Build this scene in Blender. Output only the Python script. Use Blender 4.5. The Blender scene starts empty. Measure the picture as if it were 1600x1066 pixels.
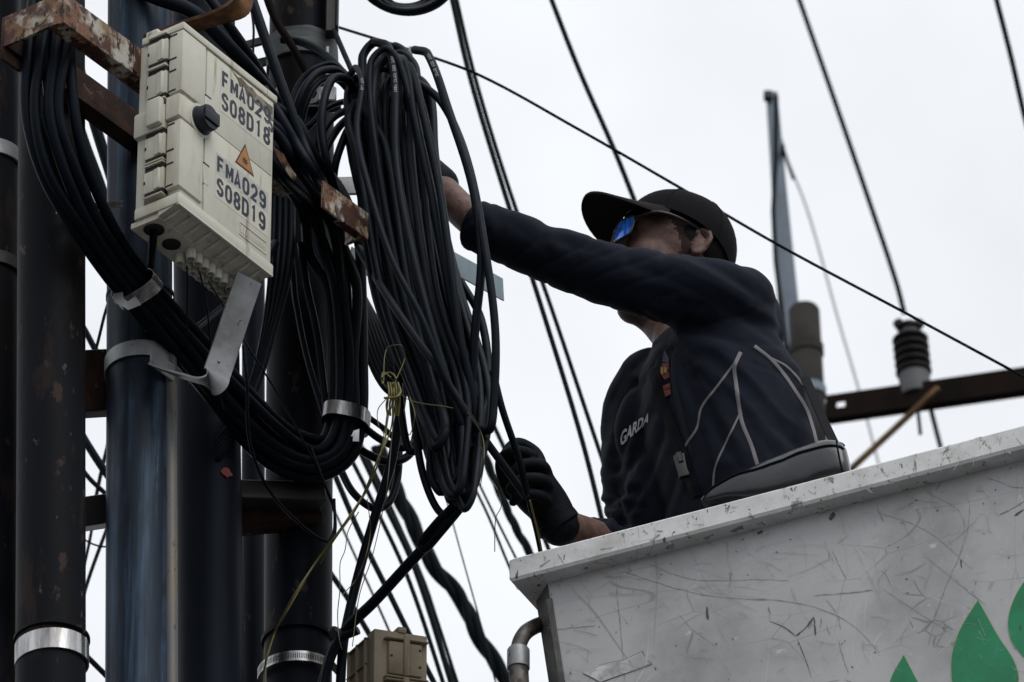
import bpy, bmesh, math, random
from mathutils import Vector, Matrix, noise
from mathutils.bvhtree import BVHTree

R = math.radians
SC = bpy.context.scene
COL = SC.collection

# ------------------------------------------------------------------ camera
PITCH = R(34.0)
CAM = Vector((0.0, 0.0, 1.6))
FPX = 11900.0                      # focal length in photo pixels (1600 wide)
cam_d = bpy.data.cameras.new("camera")
cam_d.sensor_width = 36.0
cam_d.lens = 36.0 * FPX / 1600.0
cam_d.clip_start = 0.1
cam_d.clip_end = 5000.0
cam_d.dof.use_dof = True
cam_d.dof.focus_distance = 14.55
cam_d.dof.aperture_fstop = 11.0
cam_o = bpy.data.objects.new("camera", cam_d)
cam_o.location = CAM
cam_o.rotation_euler = (math.pi / 2 + PITCH, 0, 0)
COL.objects.link(cam_o)
SC.camera = cam_o

# ------------------------------------------------------------------ sky
SUN_EL, SUN_AZ = R(52), R(148)     # veiled sun high, behind the camera to the right
world = bpy.data.worlds.new("World")
SC.world = world
world.use_nodes = True
wn, wl = world.node_tree.nodes, world.node_tree.links
wn.clear()
w_out = wn.new("ShaderNodeOutputWorld")
w_bg = wn.new("ShaderNodeBackground")
w_sky = wn.new("ShaderNodeTexSky")
w_sky.sky_type = 'NISHITA'
w_sky.sun_disc = False
w_sky.sun_elevation = SUN_EL
w_sky.sun_rotation = SUN_AZ
w_bg.inputs["Strength"].default_value = 0.1
# an even overcast cloud layer over that sky: brighter towards the zenith, soft cloud mottling
w_tc = wn.new("ShaderNodeTexCoord")
w_sep = wn.new("ShaderNodeSeparateXYZ")
wl.new(w_tc.outputs["Generated"], w_sep.inputs[0])
w_el = wn.new("ShaderNodeMapRange")
w_el.inputs["From Min"].default_value = 0.0
w_el.inputs["From Max"].default_value = 1.0
w_el.inputs["To Min"].default_value = 6.2
w_el.inputs["To Max"].default_value = 11.0
wl.new(w_sep.outputs["Z"], w_el.inputs["Value"])
w_n = wn.new("ShaderNodeTexNoise")
w_n.inputs["Scale"].default_value = 9.0
w_n.inputs["Detail"].default_value = 5.0
w_n.inputs["Roughness"].default_value = 0.5
w_map = wn.new("ShaderNodeMapping"); w_map.inputs["Location"].default_value = (4.4, 1.5, 0.2)
wl.new(w_tc.outputs["Generated"], w_map.inputs["Vector"])
wl.new(w_map.outputs[0], w_n.inputs["Vector"])
w_nr = wn.new("ShaderNodeMapRange")
w_nr.inputs["From Min"].default_value = 0.35
w_nr.inputs["From Max"].default_value = 0.65
w_nr.inputs["To Min"].default_value = 0.95
w_nr.inputs["To Max"].default_value = 1.19
wl.new(w_n.outputs["Fac"], w_nr.inputs["Value"])
w_m = wn.new("ShaderNodeMath"); w_m.operation = 'MULTIPLY'
wl.new(w_el.outputs["Result"], w_m.inputs[0]); wl.new(w_nr.outputs["Result"], w_m.inputs[1])
w_c = wn.new("ShaderNodeVectorMath"); w_c.operation = 'SCALE'
w_c.inputs[0].default_value = (0.955, 0.985, 1.03)
wl.new(w_m.outputs[0], w_c.inputs["Scale"])
w_mix = wn.new("ShaderNodeMix"); w_mix.data_type = 'RGBA'
w_mix.inputs[0].default_value = 0.95
wl.new(w_sky.outputs[0], w_mix.inputs[6]); wl.new(w_c.outputs[0], w_mix.inputs[7])
wl.new(w_mix.outputs[2], w_bg.inputs["Color"])
wl.new(w_bg.outputs[0], w_out.inputs["Surface"])

sun_d = bpy.data.lights.new("sun", 'SUN')
sun_d.energy = 1.5
sun_d.angle = R(40)
sun_d.color = (1.0, 0.97, 0.92)
sun_o = bpy.data.objects.new("sun", sun_d)
sd = Vector((math.sin(SUN_AZ) * math.cos(SUN_EL), math.cos(SUN_AZ) * math.cos(SUN_EL), math.sin(SUN_EL)))
sun_o.rotation_euler = (-sd).to_track_quat('-Z', 'Y').to_euler()
sun_o.location = (0, 0, 30)
COL.objects.link(sun_o)

SC.view_settings.view_transform = 'Standard'
SC.view_settings.look = 'None'
SC.view_settings.exposure = 0.0
SC.view_settings.gamma = 1.0
SC.view_settings.use_curve_mapping = False
SC.cycles.max_bounces = 6

# ------------------------------------------------------------------ helpers
RX = Vector((1, 0, 0))
FW = Vector((0, math.cos(PITCH), math.sin(PITCH)))
UPV = Vector((0, -math.sin(PITCH), math.cos(PITCH)))
ZV = Vector((0, 0, 1))


def ray(px, py):
    return (RX * ((px - 800) / FPX) + FW + UPV * ((533 - py) / FPX))


def at(px, py, Y):
    d = ray(px, py)
    return CAM + d * (Y / d.y)


def proj(p):
    d = p - CAM
    z = d.dot(FW)
    return 800 + FPX * d.dot(RX) / z, 533 - FPX * d.dot(UPV) / z


def S(Y):
    return Y / math.cos(PITCH) / FPX


def on_plane(px, py, o, n):
    d = ray(px, py)
    return CAM + d * ((o - CAM).dot(n) / d.dot(n))


def crom(pts, n=8, closed=False):
    """Catmull-Rom through points (Vectors or tuples of floats)."""
    P = [Vector(p) for p in pts]
    N = len(P)
    if N < 3 and not closed:
        return [P[0].lerp(P[-1], i / n) for i in range(n + 1)]
    out = []
    segs = N if closed else N - 1
    for i in range(segs):
        if closed:
            p0, p1, p2, p3 = P[(i - 1) % N], P[i], P[(i + 1) % N], P[(i + 2) % N]
        else:
            p1, p2 = P[i], P[i + 1]
            p0 = P[i - 1] if i > 0 else p1 * 2 - p2
            p3 = P[i + 2] if i + 2 < N else p2 * 2 - p1
        # centripetal-ish: chord-scaled tangents
        d = (p2 - p1).length
        t1 = (p2 - p0) * (d / max(1e-9, (p2 - p1).length + (p1 - p0).length))
        t2 = (p3 - p1) * (d / max(1e-9, (p3 - p2).length + (p2 - p1).length))
        for k in range(n):
            t = k / n
            h1 = 2 * t ** 3 - 3 * t * t + 1
            h2 = t ** 3 - 2 * t * t + t
            h3 = -2 * t ** 3 + 3 * t * t
            h4 = t ** 3 - t * t
            out.append(p1 * h1 + t1 * h2 + p2 * h3 + t2 * h4)
    if not closed:
        out.append(P[-1])
    return out


ORG = {}


class MB:
    def __init__(self):
        self.v = []
        self.f = []
        self.m = []
        self.cur = 0

    def add(self, vs, fs):
        b = len(self.v)
        self.v += [Vector(x) for x in vs]
        self.f += [tuple(b + i for i in f) for f in fs]
        self.m += [self.cur] * len(fs)
        return self

    def bm(self, bm):
        bm.verts.ensure_lookup_table()
        bm.verts.index_update()
        self.add([v.co.copy() for v in bm.verts], [[v.index for v in f.verts] for f in bm.faces])
        bm.free()
        return self

    def box(self, o, ax, ay, az, x, y, z, bev=0.0, seg=1):
        """box spanning x=(x0,x1) along ax ... from origin o"""
        bm = bmesh.new()
        vs = []
        for zz in z:
            for (xx, yy) in ((x[0], y[0]), (x[1], y[0]), (x[1], y[1]), (x[0], y[1])):
                vs.append(bm.verts.new(Vector(o) + ax * xx + ay * yy + az * zz))
        for f in ((3, 2, 1, 0), (4, 5, 6, 7), (0, 1, 5, 4), (1, 2, 6, 5), (2, 3, 7, 6), (3, 0, 4, 7)):
            bm.faces.new([vs[i] for i in f])
        bmesh.ops.recalc_face_normals(bm, faces=bm.faces)
        if bev > 0:
            bmesh.ops.bevel(bm, geom=list(bm.edges), offset=bev, segments=seg, affect='EDGES', profile=0.6)
        return self.bm(bm)

    def tube(self, pts, r, n=10, closed=False, caps=True):
        pts = [Vector(p) for p in pts]
        N = len(pts)
        rr = r if isinstance(r, (list, tuple)) else [r] * N
        tang = []
        for i in range(N):
            a = pts[(i - 1) % N] if (closed or i > 0) else pts[i]
            b = pts[(i + 1) % N] if (closed or i < N - 1) else pts[i]
            t = b - a
            tang.append(t.normalized() if t.length > 1e-12 else Vector((0, 0, 1)))
        ref = Vector((0, 0, 1)) if abs(tang[0].z) < 0.9 else Vector((1, 0, 0))
        nn = (ref - tang[0] * ref.dot(tang[0])).normalized()
        vs, fs = [], []
        for i in range(N):
            nn = nn - tang[i] * nn.dot(tang[i])
            nn = nn.normalized() if nn.length > 1e-9 else tang[i].orthogonal().normalized()
            bb = tang[i].cross(nn)
            for k in range(n):
                a = 2 * math.pi * k / n
                vs.append(pts[i] + (nn * math.cos(a) + bb * math.sin(a)) * rr[i])
        for i in range(N if closed else N - 1):
            j = (i + 1) % N
            for k in range(n):
                k2 = (k + 1) % n
                fs.append((i * n + k, i * n + k2, j * n + k2, j * n + k))
        if caps and not closed:
            fs.append(tuple(range(n - 1, -1, -1)))
            fs.append(tuple((N - 1) * n + k for k in range(n)))
        return self.add(vs, fs)

    def lathe(self, o, ax, prof, n=32):
        """profile (r, h) revolved about ax at o"""
        ax = ax.normalized()
        e1 = ax.orthogonal().normalized()
        e2 = ax.cross(e1)
        vs, fs = [], []
        for (r, h) in prof:
            for k in range(n):
                a = 2 * math.pi * k / n
                vs.append(Vector(o) + ax * h + (e1 * math.cos(a) + e2 * math.sin(a)) * r)
        for i in range(len(prof) - 1):
            for k in range(n):
                k2 = (k + 1) % n
                fs.append((i * n + k, i * n + k2, (i + 1) * n + k2, (i + 1) * n + k))
        fs.append(tuple(range(n - 1, -1, -1)))
        fs.append(tuple((len(prof) - 1) * n + k for k in range(n)))
        return self.add(vs, fs)

    def strip(self, pts, wdirs, w, th):
        """flat bar: centre line pts, width directions, width w, thickness th"""
        N = len(pts)
        W = w if isinstance(w, (list, tuple)) else [w] * N
        vs, fs = [], []
        for i in range(N):
            a = pts[max(0, i - 1)]
            b = pts[min(N - 1, i + 1)]
            t = (b - a).normalized()
            wd = wdirs[i] if isinstance(wdirs, list) else wdirs
            wd = (wd - t * wd.dot(t)).normalized()
            nn = t.cross(wd)
            for (sw, sn) in ((-1, -1), (1, -1), (1, 1), (-1, 1)):
                vs.append(pts[i] + wd * (sw * W[i] / 2) + nn * (sn * th / 2))
        for i in range(N - 1):
            for k in range(4):
                k2 = (k + 1) % 4
                fs.append((i * 4 + k, i * 4 + k2, i * 4 + 4 + k2, i * 4 + 4 + k))
        fs.append((3, 2, 1, 0))
        fs.append(tuple((N - 1) * 4 + k for k in range(4)))
        return self.add(vs, fs)

    def prism(self, poly, nrm, th):
        """polygon (3D points, planar-ish) extruded by th along nrm"""
        n = len(poly)
        vs = [Vector(p) for p in poly] + [Vector(p) + nrm * th for p in poly]
        fs = [tuple(range(n - 1, -1, -1)), tuple(range(n, 2 * n))]
        for k in range(n):
            k2 = (k + 1) % n
            fs.append((k, k2, n + k2, n + k))
        return self.add(vs, fs)

    def build(self, name, mat, parent=None, smooth=True, angle=40, org=None):
        if parent is not None:
            o0 = ORG[parent.name]
        elif org is not None:
            o0 = Vector(org)
        else:
            mn = min(self.v, key=lambda q: q.z)
            o0 = mn.copy()
        me = bpy.data.meshes.new(name)
        me.from_pydata([tuple(q - o0) for q in self.v], [], self.f)
        mats = mat if isinstance(mat, (list, tuple)) else [mat]
        for mm in mats:
            me.materials.append(MAT[mm] if isinstance(mm, str) else mm)
        if len(mats) > 1:
            me.polygons.foreach_set("material_index", self.m)
        bm = bmesh.new(); bm.from_mesh(me)
        bmesh.ops.recalc_face_normals(bm, faces=bm.faces)
        if smooth:
            for f in bm.faces:
                f.smooth = True
            for e in bm.edges:
                if len(e.link_faces) == 2 and e.calc_face_angle(0) > R(angle):
                    e.smooth = False
        bm.to_mesh(me); bm.free()
        o = bpy.data.objects.new(name, me)
        COL.objects.link(o)
        if parent is not None:
            o.parent = parent
        else:
            o.location = o0
        ORG[o.name] = o0
        return o


def empty(name, loc, label=None, cat=None, group=None):
    o = bpy.data.objects.new(name, None)
    o.empty_display_size = 0.1
    o.location = loc
    COL.objects.link(o)
    ORG[o.name] = Vector(loc)
    if label:
        tag(o, label, cat, group)
    return o


def tag(o, label, cat, group=None):
    o["label"] = label
    o["category"] = cat
    if group:
        o["group"] = group
    return o


def px_curve(pts, n=8):
    """(px, py, Y) control points -> smooth world points"""
    return [at(p.x, p.y, p.z) for p in crom([Vector(q) for q in pts], n)]


def text_geo(s, size=1.0, xs=1.0, off=0.0, shear=0.0, spacing=1.0):
    """flat text -> (verts2d, faces), baseline left at 0,0"""
    cu = bpy.data.curves.new("t", 'FONT')
    cu.body = s
    cu.size = size
    cu.offset = off
    cu.shear = shear
    cu.space_character = spacing
    cu.resolution_u = 4
    ob = bpy.data.objects.new("t", cu)
    COL.objects.link(ob)
    dg = bpy.context.evaluated_depsgraph_get()
    dg.update()
    me = bpy.data.meshes.new_from_object(ob.evaluated_get(dg))
    vs = [(v.co.x * xs, v.co.y) for v in me.vertices]
    fs = [tuple(p.vertices) for p in me.polygons]
    bpy.data.objects.remove(ob)
    bpy.data.curves.remove(cu)
    bpy.data.meshes.remove(me)
    return vs, fs


# ------------------------------------------------------------------ materials
MAT = {}


def mk(name, col, rough=0.5, metal=0.0, spec=0.5, col2=None, nscale=20.0, nlo=0.4, nhi=0.6, stretch=(1, 1, 1),
       detail=6.0, bump=0.0, bscale=60.0, bstretch=None, layers=(), rough2=None, coat=0.0):
    m = bpy.data.materials.new(name)
    m.use_nodes = True
    nt = m.node_tree
    N, L = nt.nodes, nt.links
    b = N["Principled BSDF"]
    b.inputs["Roughness"].default_value = rough
    b.inputs["Metallic"].default_value = metal
    b.inputs["Specular IOR Level"].default_value = spec
    b.inputs["Coat Weight"].default_value = coat
    tc = N.new("ShaderNodeTexCoord")

    def mask(scale, lo, hi, st, det=6.0, offs=0.0, kind='noise', dist=0.0):
        mp = N.new("ShaderNodeMapping")
        mp.inputs["Scale"].default_value = st
        mp.inputs["Location"].default_value = (offs, offs * 1.7, offs * 0.3)
        L.new(tc.outputs["Object"], mp.inputs["Vector"])
        nz = N.new("ShaderNodeTexNoise")
        nz.inputs["Scale"].default_value = scale
        nz.inputs["Detail"].default_value = det
        nz.inputs["Roughness"].default_value = 0.62
        nz.inputs["Distortion"].default_value = dist
        L.new(mp.outputs[0], nz.inputs["Vector"])
        mr = N.new("ShaderNodeMapRange")
        mr.inputs["From Min"].default_value = lo
        mr.inputs["From Max"].default_value = hi
        L.new(nz.outputs["Fac"], mr.inputs["Value"])
        return mr.outputs["Result"]

    cur = None
    b.inputs["Base Color"].default_value = (*col, 1)
    if col2 is not None:
        mx = N.new("ShaderNodeMix"); mx.data_type = 'RGBA'
        mx.inputs[6].default_value = (*col, 1)
        mx.inputs[7].default_value = (*col2, 1)
        fac = mask(nscale, nlo, nhi, stretch, detail)
        L.new(fac, mx.inputs[0])
        cur = mx.outputs[2]
        if rough2 is not None:
            mr = N.new("ShaderNodeMapRange")
            mr.inputs["To Min"].default_value = rough
            mr.inputs["To Max"].default_value = rough2
            L.new(fac, mr.inputs["Value"])
            L.new(mr.outputs["Result"], b.inputs["Roughness"])
    for i, ly in enumerate(layers):
        lc, sc, lo, hi, st = ly[:5]
        mx = N.new("ShaderNodeMix"); mx.data_type = 'RGBA'
        if cur is None:
            mx.inputs[6].default_value = (*col, 1)
        else:
            L.new(cur, mx.inputs[6])
        mx.inputs[7].default_value = (*lc, 1)
        L.new(mask(sc, lo, hi, st, 8.0, 3.1 * (i + 1), dist=(ly[5] if len(ly) > 5 else 0.0)), mx.inputs[0])
        cur = mx.outputs[2]
    if cur is not None:
        L.new(cur, b.inputs["Base Color"])
    if bump > 0:
        mp = N.new("ShaderNodeMapping")
        mp.inputs["Scale"].default_value = bstretch or stretch
        L.new(tc.outputs["Object"], mp.inputs["Vector"])
        nz = N.new("ShaderNodeTexNoise")
        nz.inputs["Scale"].default_value = bscale
        nz.inputs["Detail"].default_value = 6.0
        L.new(mp.outputs[0], nz.inputs["Vector"])
        bp = N.new("ShaderNodeBump")
        bp.inputs["Strength"].default_value = bump
        bp.inputs["Distance"].default_value = 0.004
        L.new(nz.outputs["Fac"], bp.inputs["Height"])
        L.new(bp.outputs[0], b.inputs["Normal"])
    MAT[name] = m
    return m


mk("asphalt", (0.05, 0.05, 0.052), 0.9, col2=(0.07, 0.068, 0.065), nscale=3.0, bump=0.3)
mk("concrete", (0.22, 0.21, 0.2), 0.85, col2=(0.14, 0.135, 0.13), nscale=6.0, bump=0.3)
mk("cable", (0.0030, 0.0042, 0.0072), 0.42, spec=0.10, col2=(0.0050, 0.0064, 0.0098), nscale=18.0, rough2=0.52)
mk("cable_grey", (0.0075, 0.0085, 0.0115), 0.5, spec=0.16, col2=(0.012, 0.013, 0.0155), nscale=14.0)
mk("wire", (0.004, 0.006, 0.007), 0.7, spec=0.08)
mk("wire_pale", (0.32, 0.34, 0.36), 0.5, spec=0.3)
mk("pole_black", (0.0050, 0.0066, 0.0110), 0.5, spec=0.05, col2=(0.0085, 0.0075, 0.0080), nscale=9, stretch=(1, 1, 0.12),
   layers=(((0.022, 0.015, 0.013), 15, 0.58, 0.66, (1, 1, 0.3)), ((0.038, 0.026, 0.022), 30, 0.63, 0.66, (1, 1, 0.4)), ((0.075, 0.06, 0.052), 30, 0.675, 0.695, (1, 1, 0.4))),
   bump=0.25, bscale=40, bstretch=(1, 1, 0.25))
mk("pole_blue", (0.012, 0.019, 0.034), 0.46, spec=0.22, col2=(0.052, 0.088, 0.140), nscale=44, nlo=0.44, nhi=0.62,
   stretch=(1, 1, 0.035), layers=(((0.008, 0.010, 0.016), 12, 0.45, 0.62, (1, 1, 0.3)), ((0.10, 0.12, 0.15), 60, 0.66, 0.70, (1, 1, 0.05)),
                                   ((0.075, 0.05, 0.035), 22, 0.70, 0.74, (1, 1, 0.15))),
   bump=0.2, bscale=30, bstretch=(1, 1, 0.12))
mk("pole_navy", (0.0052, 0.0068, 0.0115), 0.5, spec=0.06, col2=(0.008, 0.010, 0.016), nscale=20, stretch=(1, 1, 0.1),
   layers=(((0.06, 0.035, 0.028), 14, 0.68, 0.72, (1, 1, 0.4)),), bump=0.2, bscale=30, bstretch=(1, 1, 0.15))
mk("pipe_seam", (0.10, 0.11, 0.12), 0.45, spec=0.4, col2=(0.16, 0.13, 0.10), nscale=20, stretch=(1, 1, 0.12),
   layers=(((0.03, 0.022, 0.018), 60, 0.62, 0.67, (1, 1, 0.5)),), bump=0.2)
mk("rust_paint", (0.42, 0.40, 0.36), 0.6, spec=0.3, col2=(0.30, 0.24, 0.16), nscale=18, nlo=0.45, nhi=0.62,
   layers=(((0.16, 0.075, 0.035), 17, 0.46, 0.56, (1, 1, 1), 0.3), ((0.060, 0.022, 0.013), 17, 0.50, 0.57, (1, 1, 1), 0.3), ((0.025, 0.011, 0.008), 55, 0.54, 0.60, (1, 1, 0.6)), ((0.10, 0.04, 0.02), 130, 0.64, 0.68, (1, 1, 1))),
   bump=0.5, bscale=50)
mk("rust", (0.040, 0.018, 0.011), 0.75, spec=0.2, col2=(0.018, 0.009, 0.007), nscale=22,
   layers=(((0.13, 0.065, 0.035), 30, 0.63, 0.70, (1, 1, 1)), ((0.30, 0.27, 0.22), 26, 0.685, 0.70, (1, 1, 1))),
   bump=0.5, bscale=60)
mk("rust_orange", (0.16, 0.075, 0.028), 0.7, spec=0.25, col2=(0.06, 0.028, 0.016), nscale=20, bump=0.4,
   layers=(((0.02, 0.011, 0.009), 34, 0.58, 0.64, (1, 1, 1)),))
mk("galv", (0.33, 0.34, 0.35), 0.5, metal=0.55, spec=0.4, col2=(0.22, 0.225, 0.23), nscale=12,
   layers=(((0.09, 0.085, 0.08), 38, 0.64, 0.67, (1, 1, 1)), ((0.06, 0.05, 0.045), 120, 0.66, 0.69, (1, 1, 1))), bump=0.15)
mk("galv_blue", (0.30, 0.37, 0.40), 0.4, metal=0.5, spec=0.5, col2=(0.22, 0.29, 0.33), nscale=10, stretch=(1, 1, 0.5))
mk("steel_band", (0.52, 0.52, 0.52), 0.2, metal=1.0, col2=(0.16, 0.15, 0.145), nscale=22, nlo=0.42, nhi=0.62, stretch=(1, 1, 0.15), rough2=0.35, bump=0.35, bscale=30)  # dark streaks in the colour stand for dark reflections
mk("steel_dark", (0.018, 0.018, 0.019), 0.5, metal=0.3, col2=(0.030, 0.027, 0.025), nscale=18, bump=0.2)
mk("box_plastic", (0.57, 0.555, 0.475), 0.55, spec=0.3, col2=(0.50, 0.485, 0.415), nscale=7, nlo=0.35, nhi=0.7,
   layers=(((0.37, 0.325, 0.235), 12, 0.53, 0.74, (1, 1, 0.2)), ((0.30, 0.27, 0.20), 34, 0.60, 0.70, (1, 1, 0.12)), ((0.16, 0.145, 0.11), 90, 0.71, 0.745, (1, 1, 1))), bump=0.08, bscale=150)
mk("box_dark", (0.025, 0.024, 0.022), 0.6, spec=0.2)
mk("box_tan", (0.29, 0.24, 0.17), 0.6, spec=0.3, col2=(0.24, 0.195, 0.135), nscale=9, bump=0.08)
mk("knob_black", (0.012, 0.012, 0.014), 0.5, spec=0.35, bump=0.2, bscale=120)
mk("ink_blue", (0.022, 0.027, 0.045), 0.5, spec=0.3, col2=(0.08, 0.088, 0.10), nscale=75, nlo=0.55, nhi=0.68)
mk("sticker_clear", (0.44, 0.43, 0.385), 0.4, spec=0.4, col2=(0.34, 0.33, 0.30), nscale=55, nlo=0.5, nhi=0.66)
mk("residue", (0.13, 0.11, 0.08), 0.8, spec=0.2, col2=(0.26, 0.23, 0.18), nscale=60, nlo=0.5, nhi=0.58, bump=0.5)
mk("warn_orange", (0.42, 0.17, 0.045), 0.5, spec=0.3, col2=(0.34, 0.16, 0.06), nscale=40)
mk("warn_brown", (0.08, 0.045, 0.025), 0.6, spec=0.2)
mk("white_paint", (0.54, 0.54, 0.545), 0.5, spec=0.3, col2=(0.47, 0.47, 0.475), nscale=5.0, nlo=0.35, nhi=0.68,
   layers=(((0.33, 0.328, 0.325), 3.4, 0.47, 0.70, (1, 1, 1)), ((0.20, 0.195, 0.19), 26, 0.655, 0.72, (1, 1, 0.4), 0.6),
           ((0.10, 0.095, 0.09), 46, 0.715, 0.735, (1, 1, 1), 0.8), ((0.58, 0.58, 0.59), 34, 0.66, 0.69, (0.25, 1, 1.2))),
   bump=0.12, bscale=26)
mk("rim_paint", (0.72, 0.72, 0.72), 0.45, spec=0.4, col2=(0.60, 0.60, 0.595), nscale=7,
   layers=(((0.50, 0.49, 0.47), 12, 0.52, 0.70, (1, 1, 1), 0.3), ((0.24, 0.23, 0.22), 34, 0.60, 0.65, (1, 1, 0.6), 0.5), ((0.13, 0.12, 0.11), 64, 0.635, 0.66, (1.0, 1, 0.5), 0.3), ((0.20, 0.19, 0.18), 120, 0.66, 0.69, (1, 1, 0.4), 0.0)),
   bump=0.25, bscale=40)
mk("corner_shade", (0.10, 0.098, 0.094), 0.75, spec=0.2, col2=(0.17, 0.168, 0.165), nscale=22, bump=0.2)  # dark tone for the bucket's left corner, shade painted as colour
mk("scratch_dark", (0.28, 0.278, 0.275), 0.7, spec=0.2, col2=(0.44, 0.44, 0.44), nscale=70, nlo=0.42, nhi=0.60)
mk("scratch_faint", (0.33, 0.33, 0.33), 0.7, spec=0.2, col2=(0.46, 0.46, 0.46), nscale=60, nlo=0.42, nhi=0.60)
mk("scratch_black", (0.10, 0.105, 0.11), 0.6, spec=0.3)
mk("leaf_green", (0.014, 0.26, 0.115), 0.4, spec=0.4, col2=(0.014, 0.185, 0.075), nscale=9,
   layers=(((0.02, 0.10, 0.05), 40, 0.66, 0.69, (1, 1, 0.5), 0.8), ((0.05, 0.30, 0.16), 24, 0.60, 0.72, (1, 1, 1), 0.4),))
mk("leaf_edge", (0.42, 0.40, 0.16), 0.5)
mk("tape", (0.68, 0.68, 0.68), 0.3, spec=0.6, col2=(0.36, 0.36, 0.365), nscale=24, bump=0.5, bscale=40)
mk("tape_edge", (0.12, 0.115, 0.11), 0.7)
mk("pipe_worn", (0.14, 0.13, 0.12), 0.5, metal=0.4, spec=0.4, col2=(0.045, 0.03, 0.024), nscale=24, nlo=0.42, nhi=0.56)
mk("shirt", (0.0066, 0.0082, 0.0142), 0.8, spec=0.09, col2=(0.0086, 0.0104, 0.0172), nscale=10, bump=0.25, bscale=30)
bs = MAT["shirt"].node_tree.nodes["Principled BSDF"]
bs.inputs["Sheen Weight"].default_value = 0.05
bs.inputs["Sheen Tint"].default_value = (0.25, 0.27, 0.36, 1)
mk("stripe_grey", (0.13, 0.122, 0.128), 0.6, spec=0.3)
mk("print_white", (0.50, 0.52, 0.54), 0.6, spec=0.3)
mk("print_red", (0.16, 0.030, 0.018), 0.7)
mk("print_gold", (0.35, 0.20, 0.05), 0.7)
mk("print_navy", (0.014, 0.018, 0.06), 0.7)
mk("skin", (0.150, 0.084, 0.066), 0.55, spec=0.35, col2=(0.095, 0.052, 0.044), nscale=60, bump=0.3, bscale=260)
MAT["skin"].node_tree.nodes["Principled BSDF"].inputs["Subsurface Weight"].default_value = 0.08
MAT["skin"].node_tree.nodes["Principled BSDF"].inputs["Subsurface Radius"].default_value = (0.01, 0.004, 0.002)
mk("stubble", (0.030, 0.021, 0.019), 0.8, spec=0.15, col2=(0.055, 0.034, 0.029), nscale=160, bump=0.5, bscale=400)
mk("hair", (0.010, 0.009, 0.009), 0.8, spec=0.2, bump=0.6, bscale=300)
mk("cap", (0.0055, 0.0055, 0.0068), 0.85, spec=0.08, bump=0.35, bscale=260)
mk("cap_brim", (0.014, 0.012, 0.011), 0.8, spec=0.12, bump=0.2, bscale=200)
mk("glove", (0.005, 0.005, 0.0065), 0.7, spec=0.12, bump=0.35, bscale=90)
mk("frame_black", (0.012, 0.012, 0.013), 0.35, spec=0.4)
mk("lens_blue", (0.05, 0.28, 1.0), 0.15, metal=0.35, spec=0.6, col2=(0.02, 0.10, 0.55), nscale=90, nlo=0.4, nhi=0.6,
   stretch=(1.5, 1.5, 0.35))
mk("leather", (0.010, 0.011, 0.0145), 0.27, spec=0.65, bump=0.6, bscale=22)
mk("webbing", (0.0075, 0.008, 0.010), 0.8, spec=0.08, bump=0.3, bscale=200)
mk("yellow_fibre", (0.105, 0.095, 0.020), 0.5, spec=0.4)
mk("pale_fibre", (0.11, 0.105, 0.06), 0.5, spec=0.4)
mk("tape_green", (0.055, 0.065, 0.068), 0.65, spec=0.25, col2=(0.09, 0.10, 0.10), nscale=40, stretch=(0.3, 0.3, 2), bump=0.6, bscale=50)
mk("steel_far", (0.17, 0.21, 0.26), 0.6, spec=0.3, col2=(0.13, 0.16, 0.20), nscale=5)
mk("far_concrete", (0.045, 0.042, 0.040), 0.85, spec=0.1, col2=(0.032, 0.030, 0.029), nscale=9)
mk("porcelain", (0.006, 0.0055, 0.006), 0.4, spec=0.2)
mk("far_rust", (0.0075, 0.0052, 0.0045), 0.8, spec=0.06, col2=(0.013, 0.008, 0.006), nscale=8)
mk("brace_rust", (0.19, 0.115, 0.05), 0.75, spec=0.2, col2=(0.10, 0.055, 0.028), nscale=10)
mk("sleeve", (0.10, 0.105, 0.11), 0.6, spec=0.2)
mk("red_chip", (0.16, 0.02, 0.015), 0.7)
mk("trouser", (0.02, 0.021, 0.026), 0.85, spec=0.1)


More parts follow.
